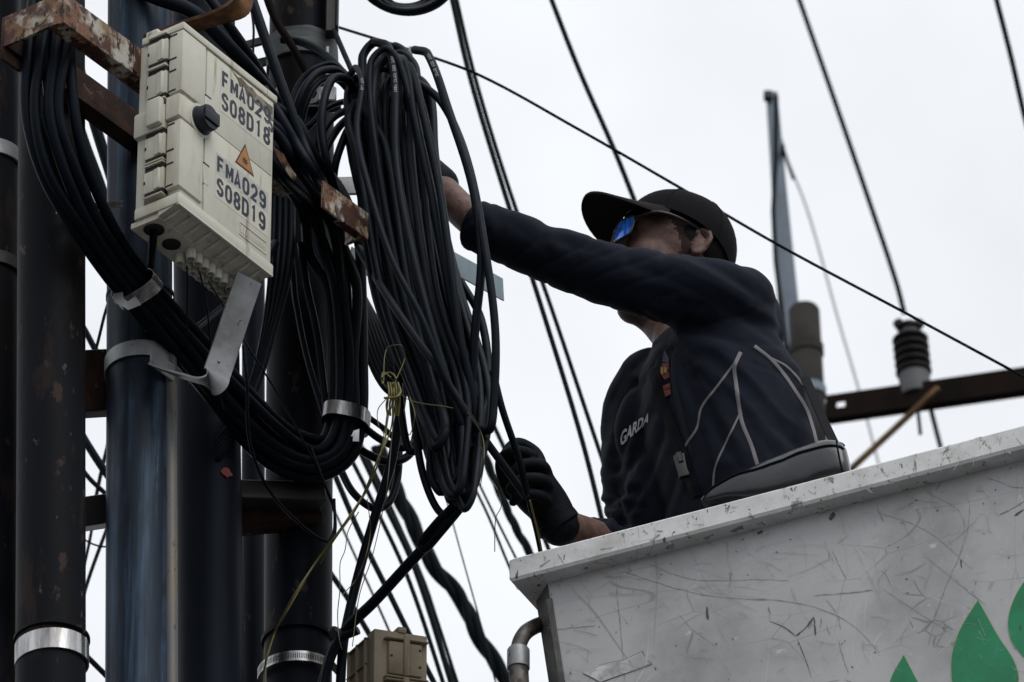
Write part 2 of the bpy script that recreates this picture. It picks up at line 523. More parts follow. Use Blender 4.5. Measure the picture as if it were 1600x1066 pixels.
def wear_layer(m, specs):
    """thin curved scratch lines and smudges laid over a painted material"""
    nt = m.node_tree
    N, L = nt.nodes, nt.links
    b = N["Principled BSDF"]
    cur = b.inputs["Base Color"].links[0].from_socket
    tc = N.new("ShaderNodeTexCoord")
    for (col, scale, rot, stretch, wid, dist, mlo, mhi, off) in specs:
        mp = N.new("ShaderNodeMapping")
        mp.inputs["Rotation"].default_value = rot
        mp.inputs["Scale"].default_value = stretch
        mp.inputs["Location"].default_value = (off, off * 0.7, off * 1.3)
        L.new(tc.outputs["Object"], mp.inputs["Vector"])
        nz = N.new("ShaderNodeTexNoise"); nz.inputs["Scale"].default_value = 3.0; nz.inputs["Detail"].default_value = 2.0
        L.new(mp.outputs[0], nz.inputs["Vector"])
        sc_ = N.new("ShaderNodeVectorMath"); sc_.operation = 'SCALE'; sc_.inputs["Scale"].default_value = dist
        L.new(nz.outputs["Color"], sc_.inputs[0])
        ad = N.new("ShaderNodeVectorMath"); ad.operation = 'ADD'
        L.new(mp.outputs[0], ad.inputs[0]); L.new(sc_.outputs[0], ad.inputs[1])
        vo = N.new("ShaderNodeTexVoronoi"); vo.feature = 'DISTANCE_TO_EDGE'; vo.inputs["Scale"].default_value = scale
        L.new(ad.outputs[0], vo.inputs["Vector"])
        mr = N.new("ShaderNodeMapRange")
        mr.inputs["From Min"].default_value = wid; mr.inputs["From Max"].default_value = wid * 0.35
        L.new(vo.outputs["Distance"], mr.inputs["Value"])
        n2 = N.new("ShaderNodeTexNoise"); n2.inputs["Scale"].default_value = 7.0; n2.inputs["Detail"].default_value = 4.0
        L.new(mp.outputs[0], n2.inputs["Vector"])
        m2 = N.new("ShaderNodeMapRange")
        m2.inputs["From Min"].default_value = mlo; m2.inputs["From Max"].default_value = mhi
        m2.inputs["To Max"].default_value = 0.6
        L.new(n2.outputs["Fac"], m2.inputs["Value"])
        mu = N.new("ShaderNodeMath"); mu.operation = 'MULTIPLY'
        L.new(mr.outputs["Result"], mu.inputs[0]); L.new(m2.outputs["Result"], mu.inputs[1])
        mx = N.new("ShaderNodeMix"); mx.data_type = 'RGBA'
        L.new(mu.outputs[0], mx.inputs[0]); L.new(cur, mx.inputs[6]); mx.inputs[7].default_value = (*col, 1)
        cur = mx.outputs[2]
    L.new(cur, b.inputs["Base Color"])


wear_layer(MAT["white_paint"], [
    ((0.20, 0.20, 0.20), 4.0, (0.3, 0.5, 0.2), (1, 1, 0.35), 0.006, 0.25, 0.50, 0.66, 1.0),
    ((0.26, 0.255, 0.25), 9.0, (1.1, 0.2, 0.9), (0.25, 1.2, 1.2), 0.012, 0.2, 0.50, 0.66, 4.0),
    ((0.22, 0.22, 0.215), 8.0, (0.2, 1.3, 0.4), (0.2, 0.8, 1.5), 0.011, 0.25, 0.52, 0.64, 7.0),
    ((0.62, 0.62, 0.63), 8.0, (0.7, 0.1, 1.4), (1.4, 0.7, 0.6), 0.012, 0.7, 0.54, 0.66, 9.0),
    ((0.15, 0.148, 0.145), 26.0, (0.5, 0.9, 0.1), (1, 1, 1), 0.05, 0.3, 0.62, 0.66, 2.0),
])
wear_layer(MAT["rim_paint"], [
    ((0.34, 0.33, 0.32), 12.0, (0.1, 0.8, 0.3), (1, 0.3, 1.8), 0.012, 0.6, 0.50, 0.62, 5.0),
])

# soot-black surfaces: blue of the sky put into their specular tint
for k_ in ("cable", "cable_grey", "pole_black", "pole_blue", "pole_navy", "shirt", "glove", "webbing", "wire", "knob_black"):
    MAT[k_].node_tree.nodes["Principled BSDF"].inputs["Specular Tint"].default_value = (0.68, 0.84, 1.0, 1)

# ================================================================== ground
g = MB().add([(-600, -600, 0), (600, -600, 0), (600, 600, 0), (-600, 600, 0)], [(0, 1, 2, 3)])
go = g.build("ground", "asphalt", org=(0, 0, 0)); go["kind"] = "structure"

# directions of the cable frame: UD runs along the row of poles (right and away), ND faces right / camera
UD = Vector((math.cos(R(55)), math.sin(R(55)), 0))
ND = Vector((math.sin(R(55)), -math.cos(R(55)), 0))

# ================================================================== utility poles
random.seed(4)


def pole(name, label, xt, xb, Y, wpx, mat, y_top=-900, flats=0.0, group="steel utility poles"):
    a, b = at(xt, 0, Y), at(xb, 1066, Y)
    d = (a - b)
    top = b + d * ((1066 - y_top) / 1066.0)
    base = b - d * (b.z / d.z)
    base.z = -0.3
    root = empty(name, Vector((base.x, base.y, 0)), label, "pole", group)
    r = wpx / 2 * S(Y)
    N = 60
    pts, rad = [], []
    for i in range(N + 1):
        t = i / N
        pts.append(base.lerp(top, t))
        rad.append(r * (1 + 0.008 * noise.noise(Vector((t * 30, Y * 3, xt)))))
    MB().tube(pts, rad, n=48).build("shaft", mat, root, angle=60)
    # rim cap
    MB().lathe(top, d.normalized(), [(r * 1.02, -0.01), (r * 1.04, 0.0), (r * 1.04, 0.015), (r * 0.6, 0.03), (0.002, 0.035)]).build("cap", mat, root)
    return root, b, d / 1066.0, r        # axis point for pixel row y: b + dd*(1066-y)


def band_on(root, ax, py, hpx, r, mat, proud=0.004, name="band", tilt=0.0, wob=0.0):
    """closed metal band round a pole at pixel row py, hpx tall"""
    b, dd = ax
    c = b + dd * (1066 - py - r * math.sin(PITCH) / S(12))
    up = dd.normalized()
    h = hpx * S(12) / math.cos(PITCH)
    prof = [(r + 0.0005, -h / 2), (r + proud, -h / 2 + 0.001), (r + proud, h / 2 - 0.001), (r + 0.0005, h / 2)]
    m = MB()
    n = 56
    e1 = up.orthogonal().normalized(); e2 = up.cross(e1)
    vs, fs = [], []
    for (rr, hh) in prof:
        for k in range(n):
            a = 2 * math.pi * k / n
            rr2 = rr + wob * max(0, noise.noise(Vector((math.cos(a) * 2.2, math.sin(a) * 2.2, hh * 40 + py))))
            vs.append(c + up * (hh + tilt * math.cos(a)) + (e1 * math.cos(a) + e2 * math.sin(a)) * rr2)
    for i in range(3):
        for k in range(n):
            fs.append((i * n + k, i * n + (k + 1) % n, (i + 1) * n + (k + 1) % n, (i + 1) * n + k))
    m.add(vs, fs)
    return m.build(name, mat, root, angle=50)


def ax_at(P, py):
    return P[1] + P[2] * (1066 - py)


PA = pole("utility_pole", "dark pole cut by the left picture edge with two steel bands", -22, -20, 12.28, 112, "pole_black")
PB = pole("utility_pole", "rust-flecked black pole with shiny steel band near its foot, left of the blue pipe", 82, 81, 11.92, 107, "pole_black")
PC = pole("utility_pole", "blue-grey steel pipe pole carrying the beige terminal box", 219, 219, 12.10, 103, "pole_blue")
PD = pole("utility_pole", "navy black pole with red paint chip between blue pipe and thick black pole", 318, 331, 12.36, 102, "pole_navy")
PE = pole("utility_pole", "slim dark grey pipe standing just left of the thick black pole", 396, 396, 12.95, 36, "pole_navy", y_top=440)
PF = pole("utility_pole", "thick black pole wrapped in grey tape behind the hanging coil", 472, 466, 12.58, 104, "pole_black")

band_on(PA[0], (PA[1], PA[2]), 238, 24, PA[3], "galv")
band_on(PA[0], (PA[1], PA[2]), 414, 20, PA[3], "steel_dark")
band_on(PB[0], (PB[1], PB[2]), 998, 30, PB[3], "steel_band", 0.004, tilt=0.002)
band_on(PB[0], (PB[1], PB[2]), 975, 5, PB[3], "pole_black", 0.006)
band_on(PF[0], (PF[1], PF[2]), 66, 44, PF[3], "tape_green", 0.006, "tape_wrap", wob=0.008)
band_on(PF[0], (PF[1], PF[2]), 976, 7, PF[3], "pole_black", 0.006, "tie")
band_on(PC[0], (PC[1], PC[2]), 452, 6, PC[3], "pole_blue", 0.003)
# a red paint chip on the navy pole
c = ax_at(PD, 775); rD = PD[3]
chip = []
for k in range(14):
    a = 2 * math.pi * k / 14
    rr = 0.010 * (0.6 + 0.8 * abs(noise.noise(Vector((math.cos(a) * 1.3, math.sin(a) * 1.3, 4.2)))))
    ang = -math.pi / 2 + 0.55 + rr * 1.5 * math.cos(a) / rD
    chip.append(c + Vector((math.cos(ang) * (rD + 0.001), math.sin(ang) * (rD + 0.001), rr * 1.2 * math.sin(a))))
MB().prism(chip, Vector((0.5, -0.85, 0)), 0.001).build("paint_chip", "red_chip", PD[0])

# pale seam on the right of the blue pipe pole, modelled as a separate tube
p0 = ax_at(PC, 555) + Vector((PC[3] * 0.93, -PC[3] * 0.42, 0))
p1 = ax_at(PC, 1066) + Vector((PC[3] * 0.93, -PC[3] * 0.42, 0))
dn = (p1 - p0).normalized()
p2 = p1 + dn * ((p1.z - 0.05) / -dn.z)
con = MB()
cp = [p0 + Vector((-0.02, 0.02, 0.05)), p0 + Vector((-0.006, 0.006, 0.02))] + [p0.lerp(p2, t / 40) for t in range(41)]
con.tube(cp, 0.0125, 14)
tag(con.build("pipe_seam", "pipe_seam"), "pale grey worn seam down the side of the blue pipe pole, built as a tube", "pipe_seam")

# dark steel channel fixed to the upper right flank of the thick pole
ch = MB()
o = at(516, 48, 12.5)
ch.box(o, RX, Vector((0, 1, 0)), ZV, (-0.010, 0.012), (0, 0.03), (0, 0.9), 0.002)
ch.box(o, RX, Vector((0, 1, 0)), ZV, (0.012, 0.016), (-0.012, 0.042), (0.004, 0.9), 0.001)
tag(ch.build("steel_channel", "steel_dark"), "dark steel channel fixed upright to the right flank of the taped thick pole", "channel")

# ------------------------------------------------ cross bars linking the poles (behind / between)


def bar(name, label, A, B, h, d, mat, cat="bar", bev=0.002, flange=True):
    ax = (B - A).normalized()
    L = (B - A).length
    side = Vector((ax.y, -ax.x, 0)).normalized()
    if side.y > 0:
        side = -side
    up = ax.cross(side)
    if up.z < 0:
        up = -up
    m = MB()
    m.box(A, ax, side, up, (0, L), (-0.004, 0.004), (-h / 2, h / 2), bev)
    if flange:
        m.box(A, ax, side, up, (0.001, L - 0.001), (-d, -0.0035), (h / 2 - 0.006, h / 2 - 0.0005), 0.001)
        m.box(A, ax, side, up, (0.001, L - 0.001), (-d, -0.0035), (-h / 2 + 0.0005, -h / 2 + 0.006), 0.001)
    return tag(m.build(name, mat), label, cat)


bar("brace_bar", "wide rusty brace plate bridging the left black pole and the blue pipe", at(90, 598, 12.06), at(200, 592, 12.20), 0.125, 0.04, "rust")
bar("brace_bar", "grey low brace bar in the gap between left black pole and blue pipe", at(90, 806, 12.08), at(200, 790, 12.22), 0.058, 0.04, "steel_dark")
bar("brace_bar", "grey channel bar joining navy pole to thick pole under the cable loop", at(340, 764, 12.38), at(508, 768, 12.46), 0.042, 0.05, "steel_dark")
bar("brace_bar", "rust-red angle bar just under the grey channel beside the thick pole", at(345, 806, 12.44), at(500, 792, 12.50), 0.046, 0.05, "rust")
bar("brace_bar", "short dark bar reaching left from the thick pole near its tape wrap", at(380, 72, 12.62), at(470, 48, 12.56), 0.02, 0.03, "steel_dark", flange=False)
bar("brace_bar", "thin dark bar slanting up to the thick pole behind the straight cables", at(382, 105, 12.64), at(470, 82, 12.60), 0.022, 0.03, "steel_dark", flange=False)
bar("brace_bar", "small grey bar stub right of the thick pole behind the coil strands", at(470, 293, 12.53), at(575, 290, 12.58), 0.042, 0.04, "galv", flange=False)
bar("brace_bar", "thin dark bar stub right of the thick pole under the rusty frame end", at(500, 508, 12.60), at(640, 502, 12.66), 0.022, 0.03, "steel_dark", flange=False)

# ================================================================== rusty cable frame (two rails and end plates)
DY = S(12) * math.tan(R(55))       # change of Y per pixel along UD


def yb(px):                        # back rail front surface
    return 11.985 + (px - 200) * DY


def yf(px):                        # front rail
    return 11.585 + (px - 98) * DY


fr0 = at(98, 12, yf(98))           # front left corner (rail mid height)
fr1 = at(575, 372, yf(575))
b0 = fr0 - ND * 0.138
frame = empty("cable_rack", b0 - ZV * 0.05, "rusty white-painted steel frame the cable loops hang from, behind the beige box", "bracket")
LF = (Vector((fr1.x, fr1.y, 0)) - Vector((fr0.x, fr0.y, 0))).length
zslope = (fr1.z - fr0.z) / LF
UF = Vector((UD.x, UD.y, zslope)).normalized()
HF = 0.070


def rail(o, L, mat, name):
    m = MB()
    m.box(o, UF, ND, ZV, (0, L), (-0.003, 0.003), (-HF / 2, HF / 2), 0.0015)
    m.box(o, UF, ND, ZV, (0.001, L - 0.001), (-0.034, -0.003), (-HF / 2 + 0.0005, -HF / 2 + 0.006), 0.001)
    return m.build(name, mat, frame)


rail(fr0, LF * 0.74, "rust_paint", "front_rail")
rail(fr0 - ND * 0.135, LF * 0.82, "rust", "back_rail")
for (o, sgn) in ((fr0, 0), (fr0 + UF * (LF * 0.74 - 0.02), 1)):
    m = MB()
    pts = [o + ND * 0.0 + UF * (0.03), o + UF * 0.008 - ND * 0.0, o - UF * 0.0 - ND * 0.012, o - ND * 0.06, o - ND * 0.138]
    if sgn == 0:
        m.strip(crom(pts[1:], 4), ZV, 0.070, 0.006)
        m.build("end_plate", "rust_paint", frame)
    else:
        m.box(o, -ND, UF, ZV, (0.004, 0.132), (-0.003, 0.003), (-HF / 2 + 0.002, HF / 2 - 0.002), 0.001)
        m.build("end_plate", "rust", frame)
# bright worn lip at the frame's right end, set forward of the hanging strands
lo = at(503, 303, 12.02)
lm_ = MB()
lm_.box(lo, UF, ND, ZV, (0, 0.150), (-0.003, 0.003), (-0.032, 0.032), 0.0015)
lm_.box(lo, UF, ND, ZV, (0.06, 0.149), (-0.016, -0.003), (-0.0315, -0.026), 0.001)
lm_.box(lo, UF, ND, ZV, (0.143, 0.149), (-0.05, -0.003), (-0.026, 0.020), 0.001)
lm_.build("end_lip", "rust_paint", frame)
# rolled weld line on the front rail by the box
MB().box(fr0 + UF * 0.215, UF, ND, ZV, (0, 0.012), (0.003, 0.006), (-HF / 2 + 0.004, HF / 2 - 0.002), 0.001).build("stop_plate", "rust_paint", frame)
# the left lip under the end plate
MB().box(fr0 - ND * 0.138, UF, ND, ZV, (-0.006, 0.05), (-0.006, 0.0), (-HF / 2 - 0.03, HF / 2), 0.002).build("lip", "rust", frame)

# second bracket above, orange with rust
b2 = MB()
pp = [at(230, 66, 11.96), at(300, 40, 11.93), at(352, 22, 11.90), at(376, 6, 11.90), at(380, -40, 11.92), at(372, -140, 11.94)]
b2.strip(crom(pp, 6), [ZV * 0.25 + UD] * len(crom(pp, 6)), 0.055, 0.007)
tag(b2.build("bent_bracket", "rust_orange"), "orange rusted bent bracket just above the beige terminal box", "bracket")

# ================================================================== terminal box (beige)
BX = at(280, 318, 11.72)           # bottom of the front vertical edge
W, DP, H = 0.293, 0.103, 0.417
box = empty("terminal_box", BX, "beige plastic fibre terminal box lettered FMA029 with black knob", "terminal box")
AX, BXD = UD, -ND                  # a along lid, b depth


def bpart(name, mat, a, b, z, bev=0.003, parent=None, seg=2):
    return MB().box(BX, AX, BXD, ZV, a, b, z, bev, seg).build(name, mat, parent or box, angle=35)


body = bpart("body", "box_plastic", (0.008, W - 0.004), (0.028, DP), (0.012, H - 0.006), 0.006)
lid = bpart("lid", "box_plastic", (0.004, W), (0.003, 0.030), (0.004, H), 0.005)
# top hinge bump, top rim
bpart("top_rim", "box_plastic", (-0.006, W + 0.002), (-0.003, DP * 0.95), (H - 0.012, H + 0.004), 0.003)
bpart("top_lug", "box_plastic", (-0.004, 0.012), (0.062, 0.09), (H + 0.004, H + 0.016), 0.003)
bpart("bottom_rim", "box_plastic", (-0.006, W + 0.001), (-0.003, DP), (-0.001, 0.024), 0.004)
# corner panels wrapping the front edge
for (f0, f1) in ((0.035, 0.375), (0.535, 0.905)):
    z1, z0 = H * (1 - f0), H * (1 - f1)
    pn = bpart("corner_panel", "box_plastic", (-0.006, 0.068), (-0.002, 0.030), (z0, z1), 0.003)
    for q in (0.03, 0.42, 0.62, 0.95):
        MB().box(BX, AX, BXD, ZV, (-0.0066, -0.0055), (0.012, 0.029), (z1 - q * (z1 - z0) - 0.0035, z1 - q * (z1 - z0) + 0.0005)).build("slot", "box_dark", pn)
# middle clasp block with the moulded pull
bpart("clasp", "box_plastic", (-0.010, 0.066), (-0.001, 0.032), (H * (1 - 0.520), H * (1 - 0.395)), 0.004)
mid = bpart("side_block", "box_plastic", (-0.011, 0.02), (0.034, DP + 0.005), (H * (1 - 0.555), H * (1 - 0.42)), 0.006)
bpart("pull", "box_plastic", (-0.024, -0.008), (0.036, 0.070), (H * (1 - 0.54), H * (1 - 0.395)), 0.005, mid)
# four spring latches on the narrow side
for (f0, f1) in ((0.045, 0.175), (0.225, 0.365), (0.575, 0.705), (0.765, 0.895)):
    z1, z0 = H * (1 - f0) - 0.003, H * (1 - f1) + 0.003
    lt = bpart("latch", "box_plastic", (-0.009, 0.004), (0.034, 0.080), (z0, z1), 0.002)
    MB().box(BX, AX, BXD, ZV, (-0.0118, -0.008), (0.040, 0.0545), (z0 + 0.001, z1 - 0.001), 0.001).build("ridge", "box_plastic", lt)
    MB().box(BX, AX, BXD, ZV, (-0.0132, -0.0112), (0.042, 0.0465), (z0 + 0.0015, z1 - 0.0015), 0.0006).build("ridge", "box_plastic", lt)
    for zz in (z1 + 0.001, z0 - 0.007):
        MB().box(BX, AX, BXD, ZV, (-0.0074, 0.012), (0.0345, 0.078), (zz - 0.0035, zz + 0.0095)).build("gap_shade", "box_dark", lt)  # black block filling the latch gap, shade painted in
    for zz in (z1 + 0.0105, z0 - 0.0143):
        MB().box(BX, AX, BXD, ZV, (-0.0125, 0.006), (0.034, 0.078), (zz, zz + 0.0038), 0.001).build("hook", "box_plastic", lt)
    MB().box(BX, AX, BXD, ZV, (-0.0098, -0.0085), (0.076, 0.0795), ((z0 + z1) / 2 - 0.003, (z0 + z1) / 2 + 0.004)).build("notch", "box_dark", lt)
bpart("back_flange", "box_plastic", (0.0, W), (0.084, DP + 0.002), (0.018, H - 0.012), 0.003)
# raised lid panels (seams between them)
bpart("lid_panel", "box_plastic", (0.0735, W - 0.008), (-0.0005, 0.006), (H * 0.545, H - 0.016), 0.0016, lid)
bpart("lid_panel", "box_plastic", (0.0735, W - 0.008), (-0.0005, 0.006), (0.020, H * 0.5415), 0.0016, lid)
for f in (0.30, 0.68):
    MB().box(BX, AX, BXD, ZV, (0.070, 0.088), (-0.0012, 0.003), (H * (1 - f) - 0.045, H * (1 - f)), 0.001).build("thumb_recess", "box_plastic", lid)
    MB().box(BX, AX, BXD, ZV, (0.070, 0.088), (-0.0013, 0.002), (H * (1 - f), H * (1 - f) + 0.003)).build("recess_edge", "box_dark", lid)
# vent ribs under the lid's flared foot
for k in range(9):
    a0 = 0.012 + k * 0.031
    m = MB().prism([BX + AX * a0 + BXD * b_ + ZV * z_ for b_, z_ in ((0.004, 0.0), (0.046, -0.0125), (0.046, -0.0165), (0.026, -0.013), (0.004, -0.003))], AX, 0.004)
    m.build("vent_rib", "box_plastic", box, smooth=False)
bpart("foot_lip", "box_plastic", (-0.004, W), (-0.003, 0.0035), (-0.004, 0.0015), 0.0015)
MB().prism([BX + AX * -0.003 + BXD * b_ + ZV * z_ for b_, z_ in ((0.003, 0.001), (0.047, -0.012), (0.047, 0.001))], AX, W).build("vent_slope", "box_plastic", box, smooth=False)
bpart("port_plate", "box_plastic", (0.0, W - 0.01), (0.046, DP + 0.012), (-0.014, -0.001), 0.003)
# cable ports: two wide, two rows of small
for (a, b, r) in ((0.025, 0.078, 0.020), (0.082, 0.080, 0.018)):
    MB().lathe(BX + AX * a + BXD * b - ZV * 0.0135, -ZV, [(r, 0), (r, 0.003), (r * 0.86, 0.0035), (r * 0.84, 0.0008), (0.001, 0.0006)], 24).build("port", ["box_dark"], box)
for k in range(8):
    for q in range(2):
        c = BX + AX * (0.120 + k * 0.0205) + BXD * (0.062 + q * 0.026) - ZV * 0.013
        gl = MB().lathe(c, -ZV, [(0.0100, 0), (0.0100, 0.016), (0.0088, 0.022), (0.0066, 0.0225), (0.0062, 0.010), (0.001, 0.0095)], 16)
        gl.build("gland", "box_plastic", box)
# feeder from the wide port
tag(MB().tube(crom([BX + AX * 0.025 + BXD * 0.078 - ZV * 0.012, at(238, 392, 11.86), at(234, 430, 12.0), at(232, 520, 12.022)], 8), 0.0075, 12).build("feeder_cable", "cable"),
    "black feeder cable dropping from the wide port under the beige box", "cable")
# knob
kc = BX + AX * 0.058 + BXD * (-0.001) + ZV * (H * (1 - 0.462))
kn = MB()
kn.lathe(kc, ND, [(0.030, -0.003), (0.030, 0.002), (0.029, 0.004), (0.027, 0.0045), (0.0265, 0.022), (0.025, 0.024), (0.002, 0.0243)], 28)
knob = kn.build("knob", "knob_black", box)
kh = MB().box(kc + ND * 0.024, AX, ND, ZV, (-0.022, 0.024), (0, 0.004), (-0.012, 0.016), 0.003, 2)
kh.build("knob_grip", "knob_black", knob)
MB().lathe(kc + ND * 0.0005, ND, [(0.036, -0.002), (0.036, 0.0008), (0.030, 0.0012)], 28).build("knob_seat", "box_plastic", knob)


def lid_pt(a, z, d=0.0):
    return BX + AX * a + BXD * (-d) + ZV * z


def lid_poly(pts, d, th, mat, name, parent=None):
    return MB().prism([lid_pt(a, z, d) for a, z in pts], ND, th).build(name, mat, parent or box, smooth=False)


def arc(cx, cy, rx, ry, a0, a1, n=7):
    return [(cx + rx * math.cos(R(a0 + (a1 - a0) * k / n)), cy + ry * math.sin(R(a0 + (a1 - a0) * k / n))) for k in range(n + 1)]


GLY = {  # condensed signage strokes: (closed, points) in a unit box
    'F': [(0, [(0, 0), (0, 1), (1, 1)]), (0, [(0.1, 0.53), (0.85, 0.53)])],
    'M': [(0, [(0, 0), (0, 1)]), (0, [(0.03, 0.95), (0.5, 0.30), (0.97, 0.95)]), (0, [(1, 1), (1, 0)])],
    'A': [(0, [(0, 0), (0.5, 1), (1, 0)]), (0, [(0.24, 0.27), (0.76, 0.27)])],
    '0': [(1, arc(0.5, 0.72, 0.5, 0.28, 0, 180) + arc(0.5, 0.28, 0.5, 0.28, 180, 360))],
    '2': [(0, arc(0.5, 0.70, 0.5, 0.30, 175, -35) + [(0, 0), (1.02, 0)])],
    '9': [(1, arc(0.5, 0.72, 0.5, 0.28, 0, 180) + arc(0.5, 0.70, 0.5, 0.26, 180, 360)), (0, [(1, 0.6), (1, 0.3)] + arc(0.5, 0.27, 0.5, 0.27, 0, -160))],
    'S': [(0, arc(0.5, 0.75, 0.5, 0.25, 10, 200) + [(0.5, 0.52)] + arc(0.5, 0.26, 0.5, 0.26, 40, -170))],
    '8': [(1, arc(0.5, 0.76, 0.44, 0.24, 0, 360, 14)[:-1]), (1, arc(0.5, 0.26, 0.5, 0.26, 0, 360, 14)[:-1])],
    'D': [(1, [(0, 0), (0, 1), (0.45, 1)] + arc(0.5, 0.70, 0.5, 0.30, 80, 0) + arc(0.5, 0.30, 0.5, 0.30, 0, -80) + [(0.45, 0)])],
    '1': [(0, [(0.22, 0.84), (0.55, 1), (0.55, 0)])],
}


def stroke2d(pts, w, closed):
    """mitred outline strip of a polyline, as quads"""
    n = len(pts)
    P = [Vector((p[0], p[1])) for p in pts]
    L_, R_ = [], []
    for i in range(n):
        a = P[(i - 1) % n] if (closed or i > 0) else None
        b = P[(i + 1) % n] if (closed or i < n - 1) else None
        t0 = (P[i] - a).normalized() if a is not None else (b - P[i]).normalized()
        t1 = (b - P[i]).normalized() if b is not None else t0
        t = (t0 + t1)
        t = t.normalized() if t.length > 1e-6 else t1
        nn = Vector((-t.y, t.x))
        k = w / 2 / max(0.5, nn.dot(Vector((-t1.y, t1.x))))
        L_.append(P[i] + nn * k); R_.append(P[i] - nn * k)
    vs = L_ + R_
    fs = [(i, (i + 1) % n, n + (i + 1) % n, n + i) for i in range(n if closed else n - 1)]
    return vs, fs


def lid_text(s, a0, a1, z0, z1, mat, name, off=0.012, parent=None, d=0.0012):
    if not all(c in GLY for c in s):
        vs, fs = text_geo(s, 1.0, 1.0, off, spacing=1.08)
        x0, x1 = min(v[0] for v in vs), max(v[0] for v in vs)
        y0, y1 = min(v[1] for v in vs), max(v[1] for v in vs)
        m = MB()
        m.add([lid_pt(a0 + (x - x0) / (x1 - x0) * (a1 - a0), z0 + (y - y0) / (y1 - y0) * (z1 - z0), d) for x, y in vs], fs)
        return m.build(name, mat, parent or box, smooth=False)
    m = MB()
    adv = (a1 - a0) / len(s)
    w = 0.0074
    cw, chh = adv * 0.84 - w, (z1 - z0) - w
    for i, c in enumerate(s):
        ww = cw * (1.16 if c == 'M' else 1.0)
        for j, (cl, pts) in enumerate(GLY[c]):
            q = [(x * ww, y * chh) for x, y in pts]
            vs, fs = stroke2d(q, w, bool(cl))
            m.add([lid_pt(a0 + adv * i + w / 2 + v.x, z0 + w / 2 + v.y, d + 0.00006 * j + 0.00002 * (i % 2)) for v in vs], fs)
    return m.build(name, mat, parent or box, smooth=False)


for (ft, s1, s2, nm) in ((0.085, "FMA029", "S08D18", 0), (0.575, "FMA029", "S08D19", 1)):
    a0, a1 = (0.120, 0.281) if nm == 0 else (0.112, 0.272)
    z1 = H * (1 - ft)
    st = lid_poly([(a0 - 0.004, z1 + 0.005), (a1 + 0.004, z1 + 0.005), (a1 + 0.004, z1 - 0.098), (a0 - 0.004, z1 - 0.098)], 0.0006, 0.0003,
                  "box_plastic" if nm == 0 else "box_plastic", "sticker")
    if nm == 1:
        lid_poly([(a0 - 0.003, z1 + 0.004), (a1 + 0.003, z1 + 0.004), (a1 + 0.003, z1 - 0.043), (a0 - 0.003, z1 - 0.043)], 0.00095, 0.0001, "sticker_clear", "sticker_film", st)
    lid_text(s1, a0, a1, z1 - 0.041, z1 - 0.001, "ink_blue", "lettering", 0.030, st)
    lid_text(s2, a0, a1, z1 - 0.091, z1 - 0.050, "ink_blue", "lettering", 0.030, st)
    if nm == 0:
        lid_text("S", a1 - 0.012, a1 + 0.009, z1 - 0.055, z1 - 0.016, "ink_blue", "lettering", 0.02, st, 0.0009)
# laser warning triangle
az, zz = 0.198, H * (1 - 0.475)
tri = [(az - 0.030, zz - 0.026), (az + 0.030, zz - 0.026), (az, zz + 0.034)]
wt = lid_poly(tri, 0.0006, 0.0006, "warn_brown", "warning_sign")
ctr = (az, zz - 0.006)
lid_poly([(ctr[0] + (a - ctr[0]) * 0.84, ctr[1] + (z - ctr[1]) * 0.84) for a, z in tri], 0.0013, 0.0003, "warn_orange", "sign_field", wt)
star = []
for k in range(16):
    rr = 0.0105 if k % 2 == 0 else 0.0045
    star.append((ctr[0] + rr * math.cos(k * math.pi / 8) * 1.1, ctr[1] - 0.001 + rr * math.sin(k * math.pi / 8)))
lid_poly(star, 0.0017, 0.0002, "warn_brown", "laser_symbol", wt)
# residue of a torn sticker, upper right of the lid
res = []
outl = [(0.150, 0.402), (0.170, 0.396), (0.184, 0.399), (0.200, 0.392), (0.216, 0.397), (0.232, 0.390), (0.250, 0.393), (0.268, 0.386), (0.281, 0.388),
        (0.282, 0.360), (0.268, 0.364), (0.258, 0.357), (0.243, 0.369), (0.226, 0.363), (0.212, 0.374), (0.199, 0.370), (0.188, 0.380), (0.176, 0.376), (0.166, 0.388)]
for i, (a, z) in enumerate(outl):
    res.append((a + random.uniform(-0.003, 0.003), z * H / 0.417 + random.uniform(-0.003, 0.003)))
lid_poly(res, 0.00092, 0.0002, "residue", "sticker_residue")
# embossed maker plate
a0, a1, z1 = 0.186, 0.272, H * (1 - 0.845)
for (x0, x1, q0, q1) in ((a0, a1, z1 - 0.0012, z1), (a0, a1, z1 - 0.029, z1 - 0.0278), (a0, a0 + 0.0012, z1 - 0.0276, z1 - 0.0014), (a1 - 0.0012, a1, z1 - 0.0276, z1 - 0.0014)):
    MB().box(BX, AX, BXD, ZV, (x0, x1), (-0.0018, 0.0), (q0, q1)).build("emboss_line", "box_plastic", box)
lid_text("agualis", a0 + 0.032, a1 - 0.004, z1 - 0.024, z1 - 0.007, "box_plastic", "emboss_text", 0.0, box, 0.0016)
for k in range(3):
    lid_poly([(a0 + 0.005 + k * 0.009, z1 - 0.005), (a0 + 0.011 + k * 0.009, z1 - 0.005), (a0 + 0.008 + k * 0.007, z1 - 0.022), (a0 + 0.005 + k * 0.007, z1 - 0.022)], 0.0008, 0.0010, "box_plastic", "emboss_mark")

